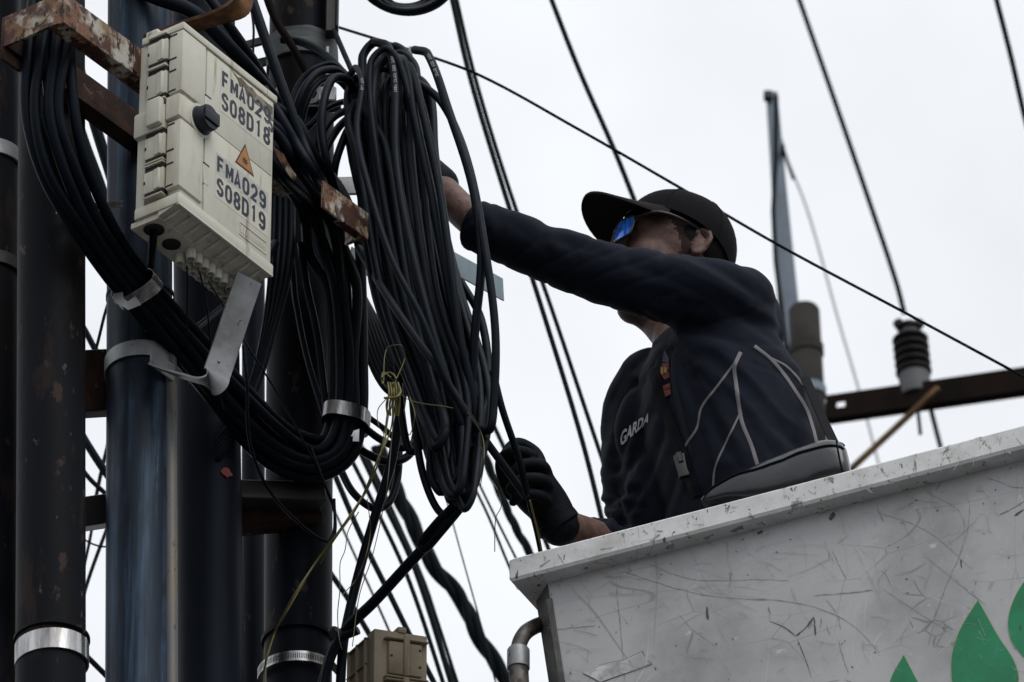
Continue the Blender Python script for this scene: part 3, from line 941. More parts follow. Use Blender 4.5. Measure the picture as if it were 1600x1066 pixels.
# ================================================================== second, tan box low in the middle
T0 = at(583, 1150, 12.52)
TU = Vector((0.96, 0.28, 0)).normalized()      # latch face, to the right
TV = Vector((-0.52, 0.855, 0)).normalized()    # ribbed face, receding left
TN = Vector((TU.y, -TU.x, 0))
tb = empty("terminal_box", T0, "tan plastic box with side latch at the foot of the thick pole", "terminal box")
tz = (at(583, 985, 12.52) - T0).z
MB().box(T0, TU, TV, ZV, (0, 0.100), (0, 0.098), (0, tz), 0.003, 2).build("body", "box_tan", tb)
MB().box(T0, TU, TV, ZV, (-0.002, 0.104), (-0.004, 0.020), (-0.002, tz + 0.002), 0.002, 2).build("lid", "box_tan", tb)
for k in range(3):
    MB().box(T0, TU, TV, ZV, (-0.006, 0.001), (0.026 + k * 0.032, 0.030 + k * 0.032), (0, tz - 0.002), 0.001).build("rib", "box_tan", tb)
for zz in (tz - 0.060, tz - 0.115, tz - 0.004):
    MB().box(T0, TU, TV, ZV, (-0.0055, 0.001), (0.022, 0.098), (zz - 0.004, zz), 0.001).build("rib", "box_tan", tb)
for zt in (tz - 0.024, tz - 0.118):
    MB().box(T0, TU, TV, ZV, (0.024, 0.090), (-0.012, -0.003), (zt - 0.074, zt), 0.002).build("latch", "box_tan", tb)
    MB().box(T0, TU, TV, ZV, (0.052, 0.064), (-0.017, -0.010), (zt - 0.078, zt + 0.014), 0.002).build("latch_rib", "box_tan", tb)
    for zz in (zt + 0.003, zt - 0.084):
        MB().box(T0, TU, TV, ZV, (0.016, 0.102), (-0.016, -0.002), (zz, zz + 0.0045), 0.0015).build("hook", "box_tan", tb)
    for (xx, zz) in ((0.026, zt - 0.032), (0.083, zt - 0.012), (0.083, zt - 0.050)):
        MB().box(T0, TU, TV, ZV, (xx, xx + 0.005), (-0.0125, -0.010), (zz - 0.005, zz), 0.0).build("notch", "box_dark", tb)
MB().box(T0, TU, TV, ZV, (0.044, 0.062), (-0.007, 0.016), (tz, tz + 0.014), 0.004, 2).build("hinge_lug", "box_tan", tb)

# ================================================================== galvanised bracket on the blue pipe
br = empty("clamp_bracket", at(232, 575, 12.02), "galvanised bent flat bar clamped to the blue pipe below the box", "bracket")
c = ax_at(PC, 590)
rc = PC[3] + 0.002
cl = MB()
pts = []
for k in range(25):
    a = R(150 + k * 9.0)
    pts.append(c + Vector((math.cos(a), math.sin(a), 0)) * (rc + 0.002) + ZV * (-0.006 + 0.012 * k / 24))
cl.strip(pts, ZV, 0.034, 0.003)
cl.build("clamp", "galv", br)
arm = [at(240, 572, 12.005), at(270, 583, 12.0), at(300, 592, 11.99), at(326, 598, 11.985), at(336, 592, 11.985), at(340, 580, 11.985), at(352, 545, 11.98), at(389, 434, 11.94)]
pa = crom(arm, 7)
wd = UD * 0.85 + RX * 0.4
mm = MB().strip(pa, [wd] * len(pa), 0.058, 0.004)
mm.build("arm", "galv", br)
MB().box(at(250, 570, 12.03), UD, ND, ZV, (-0.03, 0.045), (-0.002, 0.002), (-0.016, 0.022), 0.001).build("ear", "galv", br)
MB().lathe(at(341, 566, 11.982), -FW, [(0.004, -0.004), (0.004, 0.003), (0.0025, 0.005)], 8).build("bolt", "steel_band", br)

# perforated strap between the left pole and the blue pipe


def perforated(name, label, pts, w, parent=None):
    """steel strap with punched slots: rails plus rungs, open between"""
    m = MB()
    n = len(pts)
    up = ZV
    nrm = [((pts[min(n - 1, i + 1)] - pts[max(0, i - 1)]).normalized().cross(up)).normalized() for i in range(n)]
    m.strip([p + up * (w * 0.38) for p in pts], up, w * 0.24, 0.0015)
    m.strip([p - up * (w * 0.38) for p in pts], up, w * 0.24, 0.0015)
    for i in range(0, n - 1):
        a = pts[i].lerp(pts[i + 1], 0.0); b = pts[i].lerp(pts[i + 1], 0.55)
        m.strip([a, b], up, w * 0.54, 0.0013)
    return tag(m.build(name, "steel_band"), label, "strap")


pts = [at(88 + k * 1.0 * 2.2, 329 - k * 0.10 * 2.2, 11.82 + 0.0017 * k) for k in range(48)]
perforated("perforated_strap", "thin slotted steel strap between left black pole and blue pipe, behind the cable bundle", pts, 0.015)
cF = ax_at(PF, 1058)
pts = []
for k in range(70):
    a = R(185 + k * 2.6)
    pts.append(cF + Vector((math.cos(a), math.sin(a), 0)) * (PF[3] + 0.012))
perforated("perforated_strap", "slotted steel hose clamp round the foot of the thick black pole", pts, 0.022)

# flat galvanised bars behind the coil
fb = MB()
A, B = at(786, 453, 12.62), at(560, 330, 12.30)
fb.strip([A, B], ZV, 0.052, 0.003)
tag(fb.build("flat_bar", "galv_blue"), "pale bluish galvanised flat bar sticking out right of the coil", "bar")
fb = MB()
fb.strip([at(642, 74, 12.48), at(640, 100, 12.48), at(634, 140, 12.48), at(622, 300, 12.48)], [RX * 0.25 + Vector((0, 1, 0))] * 4, [0.006, 0.03, 0.03, 0.03], 0.006)
tag(fb.build("flat_bar", "galv"), "pointed grey metal strip poking up above the coil top", "bar")
fb = MB()
fb.strip([at(548, 398, 12.50), at(590, 430, 12.56)], ZV, 0.04, 0.003)
tag(fb.build("flat_bar", "galv_blue"), "small pale metal tab under the rusty frame's right end", "bar")

# clevis insulator and small hardware left of the coil top
hw = empty("clevis_clamp", at(485, 160, 12.55), "grey metal cable clamp with round hole left of the coil top", "clamp")
o = at(487, 147, 12.50)
MB().lathe(o, Vector((-0.35, -1, -0.1)), [(0.022, -0.03), (0.022, 0.0), (0.012, 0.001), (0.012, -0.02), (0.001, -0.02)], 20).build("eye", "galv", hw)
MB().box(o, RX, Vector((0, 1, 0)), ZV, (0.012, 0.05), (-0.006, 0.02), (-0.02, 0.016), 0.003).build("shank", "galv", hw)
MB().box(o, RX, Vector((0, 1, 0)), ZV, (-0.03, 0.06), (0.0, 0.02), (-0.032, -0.026), 0.001).build("base_plate", "steel_dark", hw)
MB().box(o, RX, Vector((0, 1, 0)), ZV, (0.028, 0.034), (-0.014, -0.008), (-0.02, 0.11), 0.001).build("rod", "galv", hw)
pl = MB()
pl.strip([at(424, 180, 12.36), at(440, 142, 12.36)], UD, 0.03, 0.004)
tag(pl.build("metal_tab", "galv"), "small grey metal tab beside the right edge of the beige box", "bar")

# ================================================================== lift bucket
random.seed(33)
BA = R(26.0)
UB = Vector((math.cos(BA), -math.sin(BA), 0))
VB = Vector((math.sin(BA), math.cos(BA), 0))
K0 = at(795, 872, 12.20)            # rim top, front left corner
LB, DB = 1.45, 0.78
RIMH, OV, TAPER, HB = 0.052, 0.034, 0.10, 1.05
OVL = 0.010                          # hardly any overhang at the left end
bucket = empty("lift_bucket", K0 + UB * LB / 2 + VB * DB / 2 - ZV * HB, "scratched white aerial lift bucket with green leaf emblem", "lift bucket")


def ring_rect(x0, x1, y0, y1, z, ch):
    P = [(x0 + ch, y0), (x1 - ch, y0), (x1, y0 + ch), (x1, y1 - ch), (x1 - ch, y1), (x0 + ch, y1), (x0, y1 - ch), (x0, y0 + ch)]
    return [K0 + UB * x + VB * y + ZV * z for x, y in P]


def loft(rings, close=True, capb=False, capt=False):
    n = len(rings[0])
    vs, fs = [], []
    for r_ in rings:
        vs += r_
    for i in range(len(rings) - 1):
        for k in range(n):
            k2 = (k + 1) % n
            fs.append((i * n + k, i * n + k2, (i + 1) * n + k2, (i + 1) * n + k))
    if capb:
        fs.append(tuple(range(n - 1, -1, -1)))
    if capt:
        fs.append(tuple((len(rings) - 1) * n + k for k in range(n)))
    return MB().add(vs, fs)


CH = 0.048
tz_ = lambda z: TAPER * (-z)
rings = []
for z in (-RIMH + 0.004, -0.35, -0.7, -HB):
    t = OV + tz_(z) * (1 if z < -0.1 else 1)
    rings.append(ring_rect(t - OV + OVL, LB - t, t, DB - t, z, CH))
inner = []
for z in (-HB + 0.05, -0.7, -0.35, -0.002):
    t = OV + tz_(z) + 0.02
    inner.append(ring_rect(t - OV + OVL, LB - t, t, DB - t, z, CH))
m = loft(list(reversed(rings)), capb=True)
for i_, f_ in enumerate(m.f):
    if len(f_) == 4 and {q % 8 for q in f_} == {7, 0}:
        m.m[i_] = 1                       # front left corner faces, shade put into the colour
bodyb = m.build("shell", ["white_paint", "corner_shade"], bucket, angle=25)
m = loft(inner, capb=True)
m.build("liner", "white_paint", bucket, angle=25)
# rim : four rails mitred as one lip with rounded edges
e = 0.006
rim = []
for (t, z) in ((OV + 0.01, -RIMH), (e * 0.6, -RIMH), (0.0, -RIMH + e), (0.0, -e), (e, 0.0), (OV + 0.012, 0.0), (OV + 0.018, -e), (OV + 0.018, -RIMH + 0.001)):
    rim.append(ring_rect(t, LB - t, t, DB - t, z, 0.003 + t * 0.2))
rim.append(rim[0])
loft(rim).build("rim", "rim_paint", bucket, angle=30)
# boom under the bucket (out of the picture, down to its truck)
bm_ = MB()
p0 = K0 + UB * 0.9 + VB * 0.5 - ZV * (HB + 0.02)
bm_.tube([p0, p0 - ZV * 0.25, p0 + Vector((1.2, 1.0, -1.2)), p0 + Vector((5.0, 3.0, -(p0.z - 0.9)))], 0.11, 12)
bm_.build("boom", "white_paint", bucket)

# front panel: inset plate with an edge so that the corner reads as folded sheet
FN = (-VB - ZV * TAPER).normalized()          # outward normal of the front face
FT = (-ZV + VB * TAPER).normalized()          # down along the face
FO = K0 + UB * OVL + VB * (OV + tz_(-RIMH)) - ZV * RIMH


def face_pt(px, py, d=0.0):
    return on_plane(px, py, FO + FN * d, FN)


# vertical folded edge at the left of the front panel
e0, e1 = face_pt(840, 905, 0.001), face_pt(842, 1150, 0.001)
xe = (e0 - FO).dot(UB)
lp = []
for z in (0.035, 0.95):
    lp.append(FO + UB * (CH + 0.004 + TAPER * z) + FT * z + FN * 0.002)
MB().strip(lp, UB, 0.010, 0.006).build("fold_edge", "corner_shade", bucket)  # same dark tone as the corner faces

# green leaves of the emblem
def leaf(outline, name="leaf_emblem"):
    pts = crom([Vector((x, y, 0)) for x, y in outline[0]], 8)[:-1] + crom([Vector((x, y, 0)) for x, y in outline[1]], 8)[:-1]
    cx = sum(p.x for p in pts) / len(pts); cy = sum(p.y for p in pts) / len(pts)
    ed = MB().prism([face_pt(cx + (p.x - cx) * 1.02, cy + (p.y - cy) * 1.012, 0.0006) for p in pts], FN, 0.0004).build("leaf_border", "leaf_edge", bucket, smooth=False)
    MB().prism([face_pt(p.x, p.y, 0.0011) for p in pts], FN, 0.0005).build(name, "leaf_green", bucket, smooth=False)


leaf(([(1528, 938), (1500, 985), (1487, 1030), (1492, 1090), (1510, 1140)], [(1510, 1140), (1560, 1120), (1590, 1070), (1585, 1035), (1560, 995), (1528, 938)]))
leaf(([(1625, 880), (1592, 922), (1576, 965), (1580, 1000), (1598, 1025)], [(1598, 1025), (1640, 1040), (1670, 1000), (1665, 950), (1625, 880)]))
leaf(([(1412, 1024), (1392, 1062), (1386, 1110), (1400, 1160)], [(1400, 1160), (1440, 1140), (1452, 1100), (1432, 1062), (1412, 1024)]))

# sticker scrap
tp = [(912, 1052), (935, 1042), (950, 1036), (975, 1032), (1003, 1019), (1008, 1030), (1018, 1038), (990, 1048), (960, 1058), (938, 1066), (928, 1060)]
MB().prism([face_pt(968 + (x - 968) * 1.03, 1044 + (y - 1044) * 1.08, 0.0006) for x, y in tp], FN, 0.0002).build("sticker_scrap", "tape_edge", bucket, smooth=False)
MB().prism([face_pt(x, y, 0.001) for x, y in tp], FN, 0.0005).build("sticker_film", "tape", bucket, smooth=False)
tp2 = [(981, 1031), (1003, 1020), (1016, 1037), (986, 1048)]
MB().prism([face_pt(x, y, 0.0017) for x, y in tp2], FN, 0.0003).build("sticker_film", "white_paint", bucket, smooth=False)


def scratch(pts, w, m, n=6, jit=0.6, d=0.0007):
    C = crom([Vector((x, y, 0)) for x, y in pts], n)
    vs, fs = [], []
    for i, p in enumerate(C):
        a = C[max(0, i - 1)]; b = C[min(len(C) - 1, i + 1)]
        t = (b - a)
        t = t.normalized() if t.length > 0 else Vector((1, 0, 0))
        nn = Vector((-t.y, t.x, 0))
        ww = w / 2 * (0.45 + 0.9 * random.random()) * (1.0 if 0 < i < len(C) - 1 else 0.3)
        q = p + nn * random.uniform(-jit, jit)
        vs.append(face_pt(q.x + nn.x * ww, q.y + nn.y * ww, d))
        vs.append(face_pt(q.x - nn.x * ww, q.y - nn.y * ww, d))
    for i in range(len(C) - 1):
        fs.append((2 * i, 2 * i + 1, 2 * i + 3, 2 * i + 2))
    m.add(vs, fs)


sm, sk, sf = MB(), MB(), MB()
for pts, w in (([(975, 893), (1010, 905), (1060, 920), (1115, 932), (1200, 938)], 2.0), ([(962, 902), (966, 950), (971, 1000), (976, 1066)], 2.2),
               ([(1370, 800), (1450, 830), (1520, 890)], 1.6), ([(1450, 770), (1500, 800), (1505, 850), (1480, 910), (1462, 960), (1450, 1010)], 1.8),
               ([(1180, 935), (1260, 945), (1330, 975), (1375, 1020)], 1.8), ([(1440, 865), (1490, 905), (1540, 945)], 2.0),
               ([(1452, 765), (1458, 785), (1466, 800)], 2.4), ([(1370, 785), (1373, 800), (1380, 815)], 2.6),
               ([(1300, 860), (1312, 885), (1322, 905)], 2.0), ([(1272, 930), (1310, 928), (1365, 922)], 2.4), ([(1290, 935), (1308, 960), (1314, 985)], 2.0),
               ([(1505, 765), (1515, 790), (1508, 850)], 1.4), ([(1560, 805), (1590, 790), (1606, 780)], 3.0), ([(1380, 920), (1440, 960), (1490, 990)], 1.5),
               ([(1180, 905), (1233, 907)], 1.6), ([(1310, 1000), (1318, 1030), (1326, 1052)], 2.2), ([(860, 985), (900, 980), (930, 978)], 1.6),
               ([(1010, 880), (1080, 905), (1200, 905)], 1.2), ([(1060, 960), (1090, 990), (1120, 1010)], 1.3), ([(1540, 745), (1580, 760), (1600, 762)], 2.0)):
    scratch(pts, w * 0.6, sm)
for i in range(210):
    x, y = random.uniform(855, 1640), 0
    ytop = 905 - (x - 840) * 0.245
    y = ytop + (1075 - ytop) * random.random() ** 1.1
    L = random.choice((10, 16, 26, 40, 70)) * random.uniform(0.5, 1.2)
    a = random.choice((random.uniform(-0.5, 0.3), random.uniform(0.3, 1.4), random.uniform(-1.6, 1.6)))
    c1, s1 = math.cos(a), math.sin(a)
    k = random.uniform(-0.10, 0.10) * L
    pts = [(x, y), (x + c1 * L / 2 - s1 * k, y + s1 * L / 2 + c1 * k), (x + c1 * L, y + s1 * L)]
    pts = [(px_, max(ytop - (px_ - x) * 0.245 + 6, py_)) for px_, py_ in pts]
    scratch(pts, random.choice((0.4, 0.5, 0.6, 0.8)), sf if i % 6 else sm, 4, 0.6, 0.0021)
s_ = sm.build("scratches", "scratch_dark", bucket, smooth=False); s_["kind"] = "stuff"
s_ = sf.build("faint_scratches", "scratch_faint", bucket, smooth=False); s_["kind"] = "stuff"
for pts, w in (([(1202, 970), (1225, 980), (1243, 994)], 1.8), ([(1243, 994), (1258, 982), (1272, 964)], 2.0), ([(1272, 964), (1273, 980), (1274, 994)], 2.2),
               ([(1246, 1000), (1258, 1030), (1268, 1060)], 1.0), ([(1296, 812), (1301, 806), (1302, 800)], 7), ([(1501, 874), (1503, 888)], 2.2), ([(1585, 806), (1600, 796)], 3.0),
               ([(1183, 834), (1192, 830)], 4), ([(1104, 948), (1106, 968)], 7), ([(905, 890), (912, 892)], 6)):
    scratch(pts, w, sk, 4, 0.4)
for i in range(60):
    x = random.uniform(860, 1640)
    ytop = 905 - (x - 840) * 0.245
    y = ytop + 8 + (1075 - ytop) * random.random() ** 1.8
    L = random.uniform(2, 6)
    a = random.uniform(-1.5, 1.5)
    scratch([(x, y), (x + L * math.cos(a), y + L * math.sin(a))], random.uniform(0.8, 2.2), sk, 2, 0.2)
s_ = sk.build("paint_nicks", "scratch_black", bucket, smooth=False); s_["kind"] = "stuff"
# dirt line where rim meets the shell, nicks on the rim fascia
rm = MB()


def rim_pt(px, py, d):
    return on_plane(px, py, K0 - VB * d, VB)


for i in range(60):
    x = random.uniform(800, 1610)
    yt_ = 871 - (x - 795) * 0.2534
    y = yt_ + 5 + 36 * random.random()
    a = random.choice((R(-14), R(-14), R(70), R(90), R(40), R(-50))) + random.uniform(-0.3, 0.3)
    L = random.choice((3, 4, 6, 9, 18))
    C = [(x + L * t * math.cos(a), min(yt_ + 44 - L * t * 0.2, max(yt_ + 2, y + L * t * math.sin(a)))) for t in (0, 0.5, 1)]
    w = random.choice((0.4, 0.5, 0.7, 1.6))
    vs = []
    for (qx, qy) in C:
        ww = w * random.uniform(0.3, 1)
        vs += [rim_pt(qx - ww * math.sin(a), qy + ww * math.cos(a), 0.0007), rim_pt(qx + ww * math.sin(a), qy - ww * math.cos(a), 0.0007)]
    rm.add(vs, [(0, 1, 3, 2), (2, 3, 5, 4)])
s_ = rm.build("rim_nicks", "scratch_dark", bucket, smooth=False); s_["kind"] = "stuff"

# pipe handle at the bucket's left corner
hp = empty("pipe_handle", at(812, 1060, 12.26), "worn bent pipe with grey collar under the bucket's left corner", "pipe")
hp.parent = bucket; hp.location = at(812, 1060, 12.26) - ORG[bucket.name]
ORG[hp.name] = at(812, 1060, 12.26)
for k_ in ("label", "category"):
    del hp[k_]
pp = [(850, 974, 12.30), (834, 980, 12.26), (820, 990, 12.24), (811, 1008, 12.235), (810, 1030, 12.235)]
MB().tube(px_curve(pp, 6), 12 * S(12.24), 16).build("bend", "pipe_worn", hp)
c0 = at(810, 1042, 12.235)
MB().lathe(c0, ZV, [(0.010, -0.006), (0.0215, -0.004), (0.0215, 0.036), (0.019, 0.040), (0.012, 0.040)], 24).build("collar", "galv", hp)
MB().tube(px_curve([(810, 1038, 12.235), (812, 1080, 12.235), (816, 1200, 12.235), (850, 1300, 12.3), (900, 1340, 12.4)], 6), 15 * S(12.24), 16).build("stem", "pipe_worn", hp)

# ================================================================== far right: pole, cross-arm, insulator, mast
YF = 20.0
fp = empty("concrete_pole", Vector((at(1264, 600, YF).x, YF, 0)), "weathered grey pole top with two bands behind the worker's back", "pole")
a, b = at(1256, 482, YF), at(1268, 700, YF)
base = b + (b - a) * ((b.z) / (a.z - b.z)); base.z = 0
MB().tube([base, b, a + (b - a) * 0.02, a], [0.08, 0.052, 0.050, 0.044], 28).build("shaft", "far_concrete", fp)
for (xx, yy) in ((1260, 548), (1264, 614)):
    MB().lathe(at(xx, yy, YF), (a - b).normalized(), [(0.050, -0.018), (0.0555, -0.016), (0.0555, 0.016), (0.050, 0.018)], 28).build("band", "far_concrete" if yy < 600 else "steel_far", fp)
ca0, ca1 = at(1290, 637, YF - 0.12), at(1700, 578, YF - 0.45)
ca = empty("cross_arm", ca0, "rusty brown steel cross-arm with slotted end carrying the insulator", "cross-arm")
ax = (ca1 - ca0).normalized(); sd_ = Vector((ax.y, -ax.x, 0)).normalized(); up_ = sd_.cross(ax) if sd_.cross(ax).z > 0 else ax.cross(sd_)
LA = (ca1 - ca0).length; hh = 0.044
s0, s1_ = 0.036, 0.066
m = MB()
m.box(ca0, ax, sd_, up_, (0, s0), (-0.004, 0.004), (-hh, hh), 0.001)
m.box(ca0, ax, sd_, up_, (s1_, LA), (-0.004, 0.004), (-hh, hh), 0.001)
m.build("web", "far_rust", ca)
m = MB().box(ca0, ax, sd_, up_, (s0 - 0.001, s1_ + 0.001), (-0.0035, 0.0035), (0.014, hh - 0.0005))
m.build("web", "far_rust", ca)
m = MB().box(ca0, ax, sd_, up_, (s0 - 0.001, s1_ + 0.001), (-0.0035, 0.0035), (-hh + 0.0005, -0.008))
m.build("web", "far_rust", ca)
for zz in (hh - 0.008, -hh):
    MB().box(ca0, ax, sd_, up_, (0.001, LA - 0.001), (-0.035, -0.0036), (zz + 0.0005, zz + 0.0075)).build("flange", "far_rust", ca)
ins = empty("insulator", at(1428, 604, YF - 0.2), "black ribbed pin insulator standing on the far cross-arm", "insulator")
ib = at(1431, 612, YF - 0.2)
pr = [(0.012, -0.02), (0.050, -0.018), (0.052, 0.012), (0.049, 0.026), (0.050, 0.05), (0.048, 0.062)]
iax = (ZV + RX * -0.06).normalized()
MB().lathe(ib, iax, pr, 28).build("ferrule", "sleeve", ins)
pr = [(0.044, 0.060)]
z = 0.064
for k in range(5):
    pr += [(0.047, z), (0.057, z + 0.006), (0.0575, z + 0.012), (0.050, z + 0.020), (0.045, z + 0.026)]
    z += 0.030
pr += [(0.040, z + 0.002), (0.030, z + 0.014), (0.024, z + 0.022), (0.030, z + 0.030), (0.028, z + 0.040), (0.004, z + 0.044)]
MB().lathe(ib, iax, pr, 32).build("sheds", "porcelain", ins)
for s in (-1, 1):
    MB().lathe(ib + iax * (z + 0.036) + RX * (0.028 * s), Vector((s * 0.5, -1, 0.1)), [(0.010, -0.02), (0.017, -0.016), (0.017, 0.016), (0.010, 0.02)], 18).build("clamp_ear", "porcelain", ins)
MB().tube([ib - iax * 0.02, ib - iax * 0.16], 0.006, 8).build("pin", "porcelain", ins)
br_ = MB().strip([at(1466, 606, YF - 0.3), at(1400, 668, YF - 0.2), at(1320, 742, YF - 0.1), at(1240, 820, YF)], ZV, 0.017, 0.013)
tag(br_.build("brace_rod", "brace_rust"), "brown rusty brace rod slanting down from the far cross-arm", "brace")
ms = empty("steel_mast", Vector((at(1240, 600, 20.6).x, 20.6, 0)), "tall blue-grey steel mast leaning behind the worker's shoulder", "mast")
mt, mb_ = at(1206, 150, 20.6), at(1244, 640, 20.6)
t = (mb_ - mt)
q = mt + t * 1.0
m = MB()
e_ = Vector((0, 1, 0))
P = [mt, mt + t * 0.33, mt + t * 0.66, mb_, mb_ + t * (mb_.z / -t.z)]
m.strip(P, RX, [0.036, 0.048, 0.066, 0.084, 0.22], 0.05)
m.build("shaft", "steel_far", ms)
MB().tube([at(1213, 150, 20.5), at(1212, 250, 20.5), at(1208, 330, 20.5), at(1212, 410, 20.5), at(1226, 520, 20.5), at(1240, 640, 20.5)], 0.0075, 8).build("down_wire", "wire", ms)
MB().box(at(1199, 152, 20.55), RX, e_, ZV, (-0.012, 0.018), (0, 0.03), (0, 0.032), 0.004).build("cap_fitting", "steel_dark", ms)
MB().box(at(1223, 240, 20.55), RX, e_, ZV, (-0.006, 0.008), (0, 0.02), (0, 0.04), 0.003).build("wire_grip", "wire", ms)

# ================================================================== cables
random.seed(11)
NC = 12


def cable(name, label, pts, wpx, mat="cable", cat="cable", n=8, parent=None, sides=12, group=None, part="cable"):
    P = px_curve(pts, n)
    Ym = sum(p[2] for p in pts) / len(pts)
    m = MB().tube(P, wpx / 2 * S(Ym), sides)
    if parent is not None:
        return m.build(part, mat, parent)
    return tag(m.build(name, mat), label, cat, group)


# ---- big loop of cables strapped together (left bundle)
bundle_c = [  # px, py, Y, half width px, depth half (m)
    (118, -130, 11.72, 30, 0.012), (98, -40, 11.70, 34, 0.012), (82, 60, 11.69, 36, 0.014), (77, 170, 11.70, 38, 0.014),
    (100, 265, 11.74, 36, 0.014), (150, 365, 11.83, 30, 0.014), (214, 452, 11.95, 24, 0.013), (290, 540, 12.08, 27, 0.014),
    (365, 628, 12.24, 30, 0.018), (430, 693, 12.36, 34, 0.02), (487, 722, 12.42, 30, 0.02), (528, 705, 12.44, 27, 0.02),
    (541, 655, 12.45, 24, 0.018), (543, 560, 12.45, 25, 0.018), (540, 450, 12.45, 30, 0.02), (522, 385, 12.45, 34, 0.02),
    (500, 320, 12.36, 36, 0.02), (464, 262, 12.13, 38, 0.02), (428, 215, 12.08, 36, 0.02), (385, 175, 12.06, 30, 0.02), (345, 150, 12.05, 30, 0.02)]
root = empty("cable_bundle", at(214, 452, 11.95), "big loop of black cables strapped together, sweeping under the beige box", "cables")
strands = []
slots = [(-1.0, 0.0), (-0.52, -0.9), (-0.50, 0.9), (0.0, -0.9), (0.05, 0.9), (0.5, -0.8), (0.55, 0.8), (1.0, 0.0)]
cpx = [Vector((a[0], a[1])) for a in bundle_c]
for (w, d) in slots:
    pts = []
    for i, (px, py, Y, hw, dh) in enumerate(bundle_c):
        a = cpx[max(0, i - 1)]; b = cpx[min(len(cpx) - 1, i + 1)]
        t = (b - a).normalized()
        nrm = Vector((-t.y, t.x))
        j = 0.0 if i in (6, 12) else 0.20
        ww = w + random.uniform(-j, j)
        # towards the ends the strands fan apart a little
        pts.append((px + nrm.x * hw * ww, py + nrm.y * hw * ww, Y + dh * d * (1 if hw > 0 else 1)))
    strands.append(cable("", "", pts, random.choice((17.0, 18.0, 19.0)), parent=root, part="cable", n=7))


def strap(ci, wpx_len, hw_px, dh, name="strap", tilt=0.0):
    """shiny band around the bundle at control point ci"""
    px, py, Y, _, _ = bundle_c[ci]
    c = at(px, py, Y)
    a = at(*bundle_c[ci - 1][:3]); b = at(*bundle_c[ci + 1][:3])
    t = (b - a).normalized()
    e1 = (RX - t * RX.dot(t)).normalized() if abs(t.x) < 0.8 else (UPV - t * UPV.dot(t)).normalized()
    e1 = t.cross(FW).normalized()
    e2 = t.cross(e1).normalized()
    t2 = (t + e1 * tilt).normalized()
    m = MB()
    n = 44
    hw = hw_px * S(Y)
    vs, fs = [], []
    L = wpx_len * S(Y) / 2
    for (rr, hh) in ((0, -L), (0.0025, -L), (0.0025, L), (0, L)):
        for k in range(n):
            ang = 2 * math.pi * k / n
            ca, sa = math.cos(ang), math.sin(ang)
            x = math.copysign(abs(ca) ** 0.75, ca) * (hw + rr)
            y = math.copysign(abs(sa) ** 0.75, sa) * (dh + rr)
            vs.append(c + t * hh + e1 * x + e2 * y + t * (tilt * x))
    for i in range(4):
        i2 = (i + 1) % 4
        for k in range(n):
            fs.append((i * n + k, i * n + (k + 1) % n, i2 * n + (k + 1) % n, i2 * n + k))
    m.add(vs, fs)
    return m.build(name, "steel_band", root, angle=60)


strap(6, 26, 36, 0.028, tilt=0.12)
strap(12, 26, 36, 0.034, tilt=0.16)
# loose tail of the left strap
MB().strip([at(184, 458, 11.925), at(186, 470, 11.92), at(200, 478, 11.92), at(216, 470, 11.925)], [Vector((0.5, 0.1, 0.8))] * 4, 0.02, 0.0015).build("strap_tail", "galv", root)
MB().strip([at(553, 683, 12.42), at(557, 672, 12.42), at(556, 690, 12.42)], [RX] * 3, 0.012, 0.0015).build("strap_tail", "steel_band", root)

# inner strands of that loop that run beside the thick pole
cable("inner_cable", "thin black cable curving from rusty rail down the thick pole face", [(430, 395, 12.44), (452, 400, 12.46), (462, 470, 12.47), (480, 560, 12.47), (510, 660, 12.46)], 10)
cable("inner_cable", "black cable curving inside the strapped loop on the thick pole", [(470, 380, 12.44), (478, 440, 12.46), (495, 520, 12.46), (505, 600, 12.46), (515, 690, 12.45)], 12)
cable("inner_cable", "slack dark cables arc behind galvanised arm towards the thick pole", [(300, 520, 12.22), (350, 480, 12.24), (400, 430, 12.3), (430, 380, 12.36)], 14)
cable("inner_cable", "lower brownish pipe-like cable crossing behind the galvanised arm", [(292, 530, 12.20), (330, 500, 12.22), (380, 455, 12.26), (420, 410, 12.32)], 10, "cable_grey")
for i, off in enumerate((0, 9, 18, 27)):
    cable("drop_cable", ["black cable hanging just right of the beige box, nearest to it", "second black cable hanging right of the beige box",
                          "third black cable hanging right of the beige box", "fourth black cable hanging right of the beige box, by the rusty rail"][i],
          [(424 + off, 240 - off, 12.40), (428 + off, 310, 12.42), (424 + off, 420, 12.40), (412 + off * 0.5, 520, 12.38), (386 + off * 0.3, 620, 12.34), (340, 690 + off, 12.30), (300, 760, 12.42)], 10 + i)
# thin wires under the beige box
cable("thin_wire", "thin black wire dropping from the small ports to the bundle", [(292, 415, 11.80), (293, 450, 11.84), (292, 520, 12.0), (296, 600, 12.2)], 3)
cable("thin_wire", "thin slanting wire from the small ports past the galvanised arm", [(312, 425, 11.80), (322, 470, 11.9), (330, 540, 12.05), (350, 640, 12.2)], 3)
cable("thin_wire", "long thin wire slanting across the thick pole below the arm", [(326, 440, 11.82), (380, 530, 12.1), (430, 610, 12.3), (490, 720, 12.36), (520, 790, 12.4)], 3)
cable("thin_wire", "loose thin cable loop hanging below the galvanised arm down to the thick pole", [(380, 540, 11.99), (386, 600, 12.02), (390, 690, 12.1), (420, 765, 12.2), (470, 820, 12.3), (510, 846, 12.34), (522, 830, 12.36), (522, 780, 12.36)], 5)
cable("thin_wire", "loose thin wire loop on the thick pole under the strapped bundle", [(486, 700, 12.34), (505, 750, 12.34), (520, 790, 12.36), (524, 830, 12.36), (512, 850, 12.36)], 4)

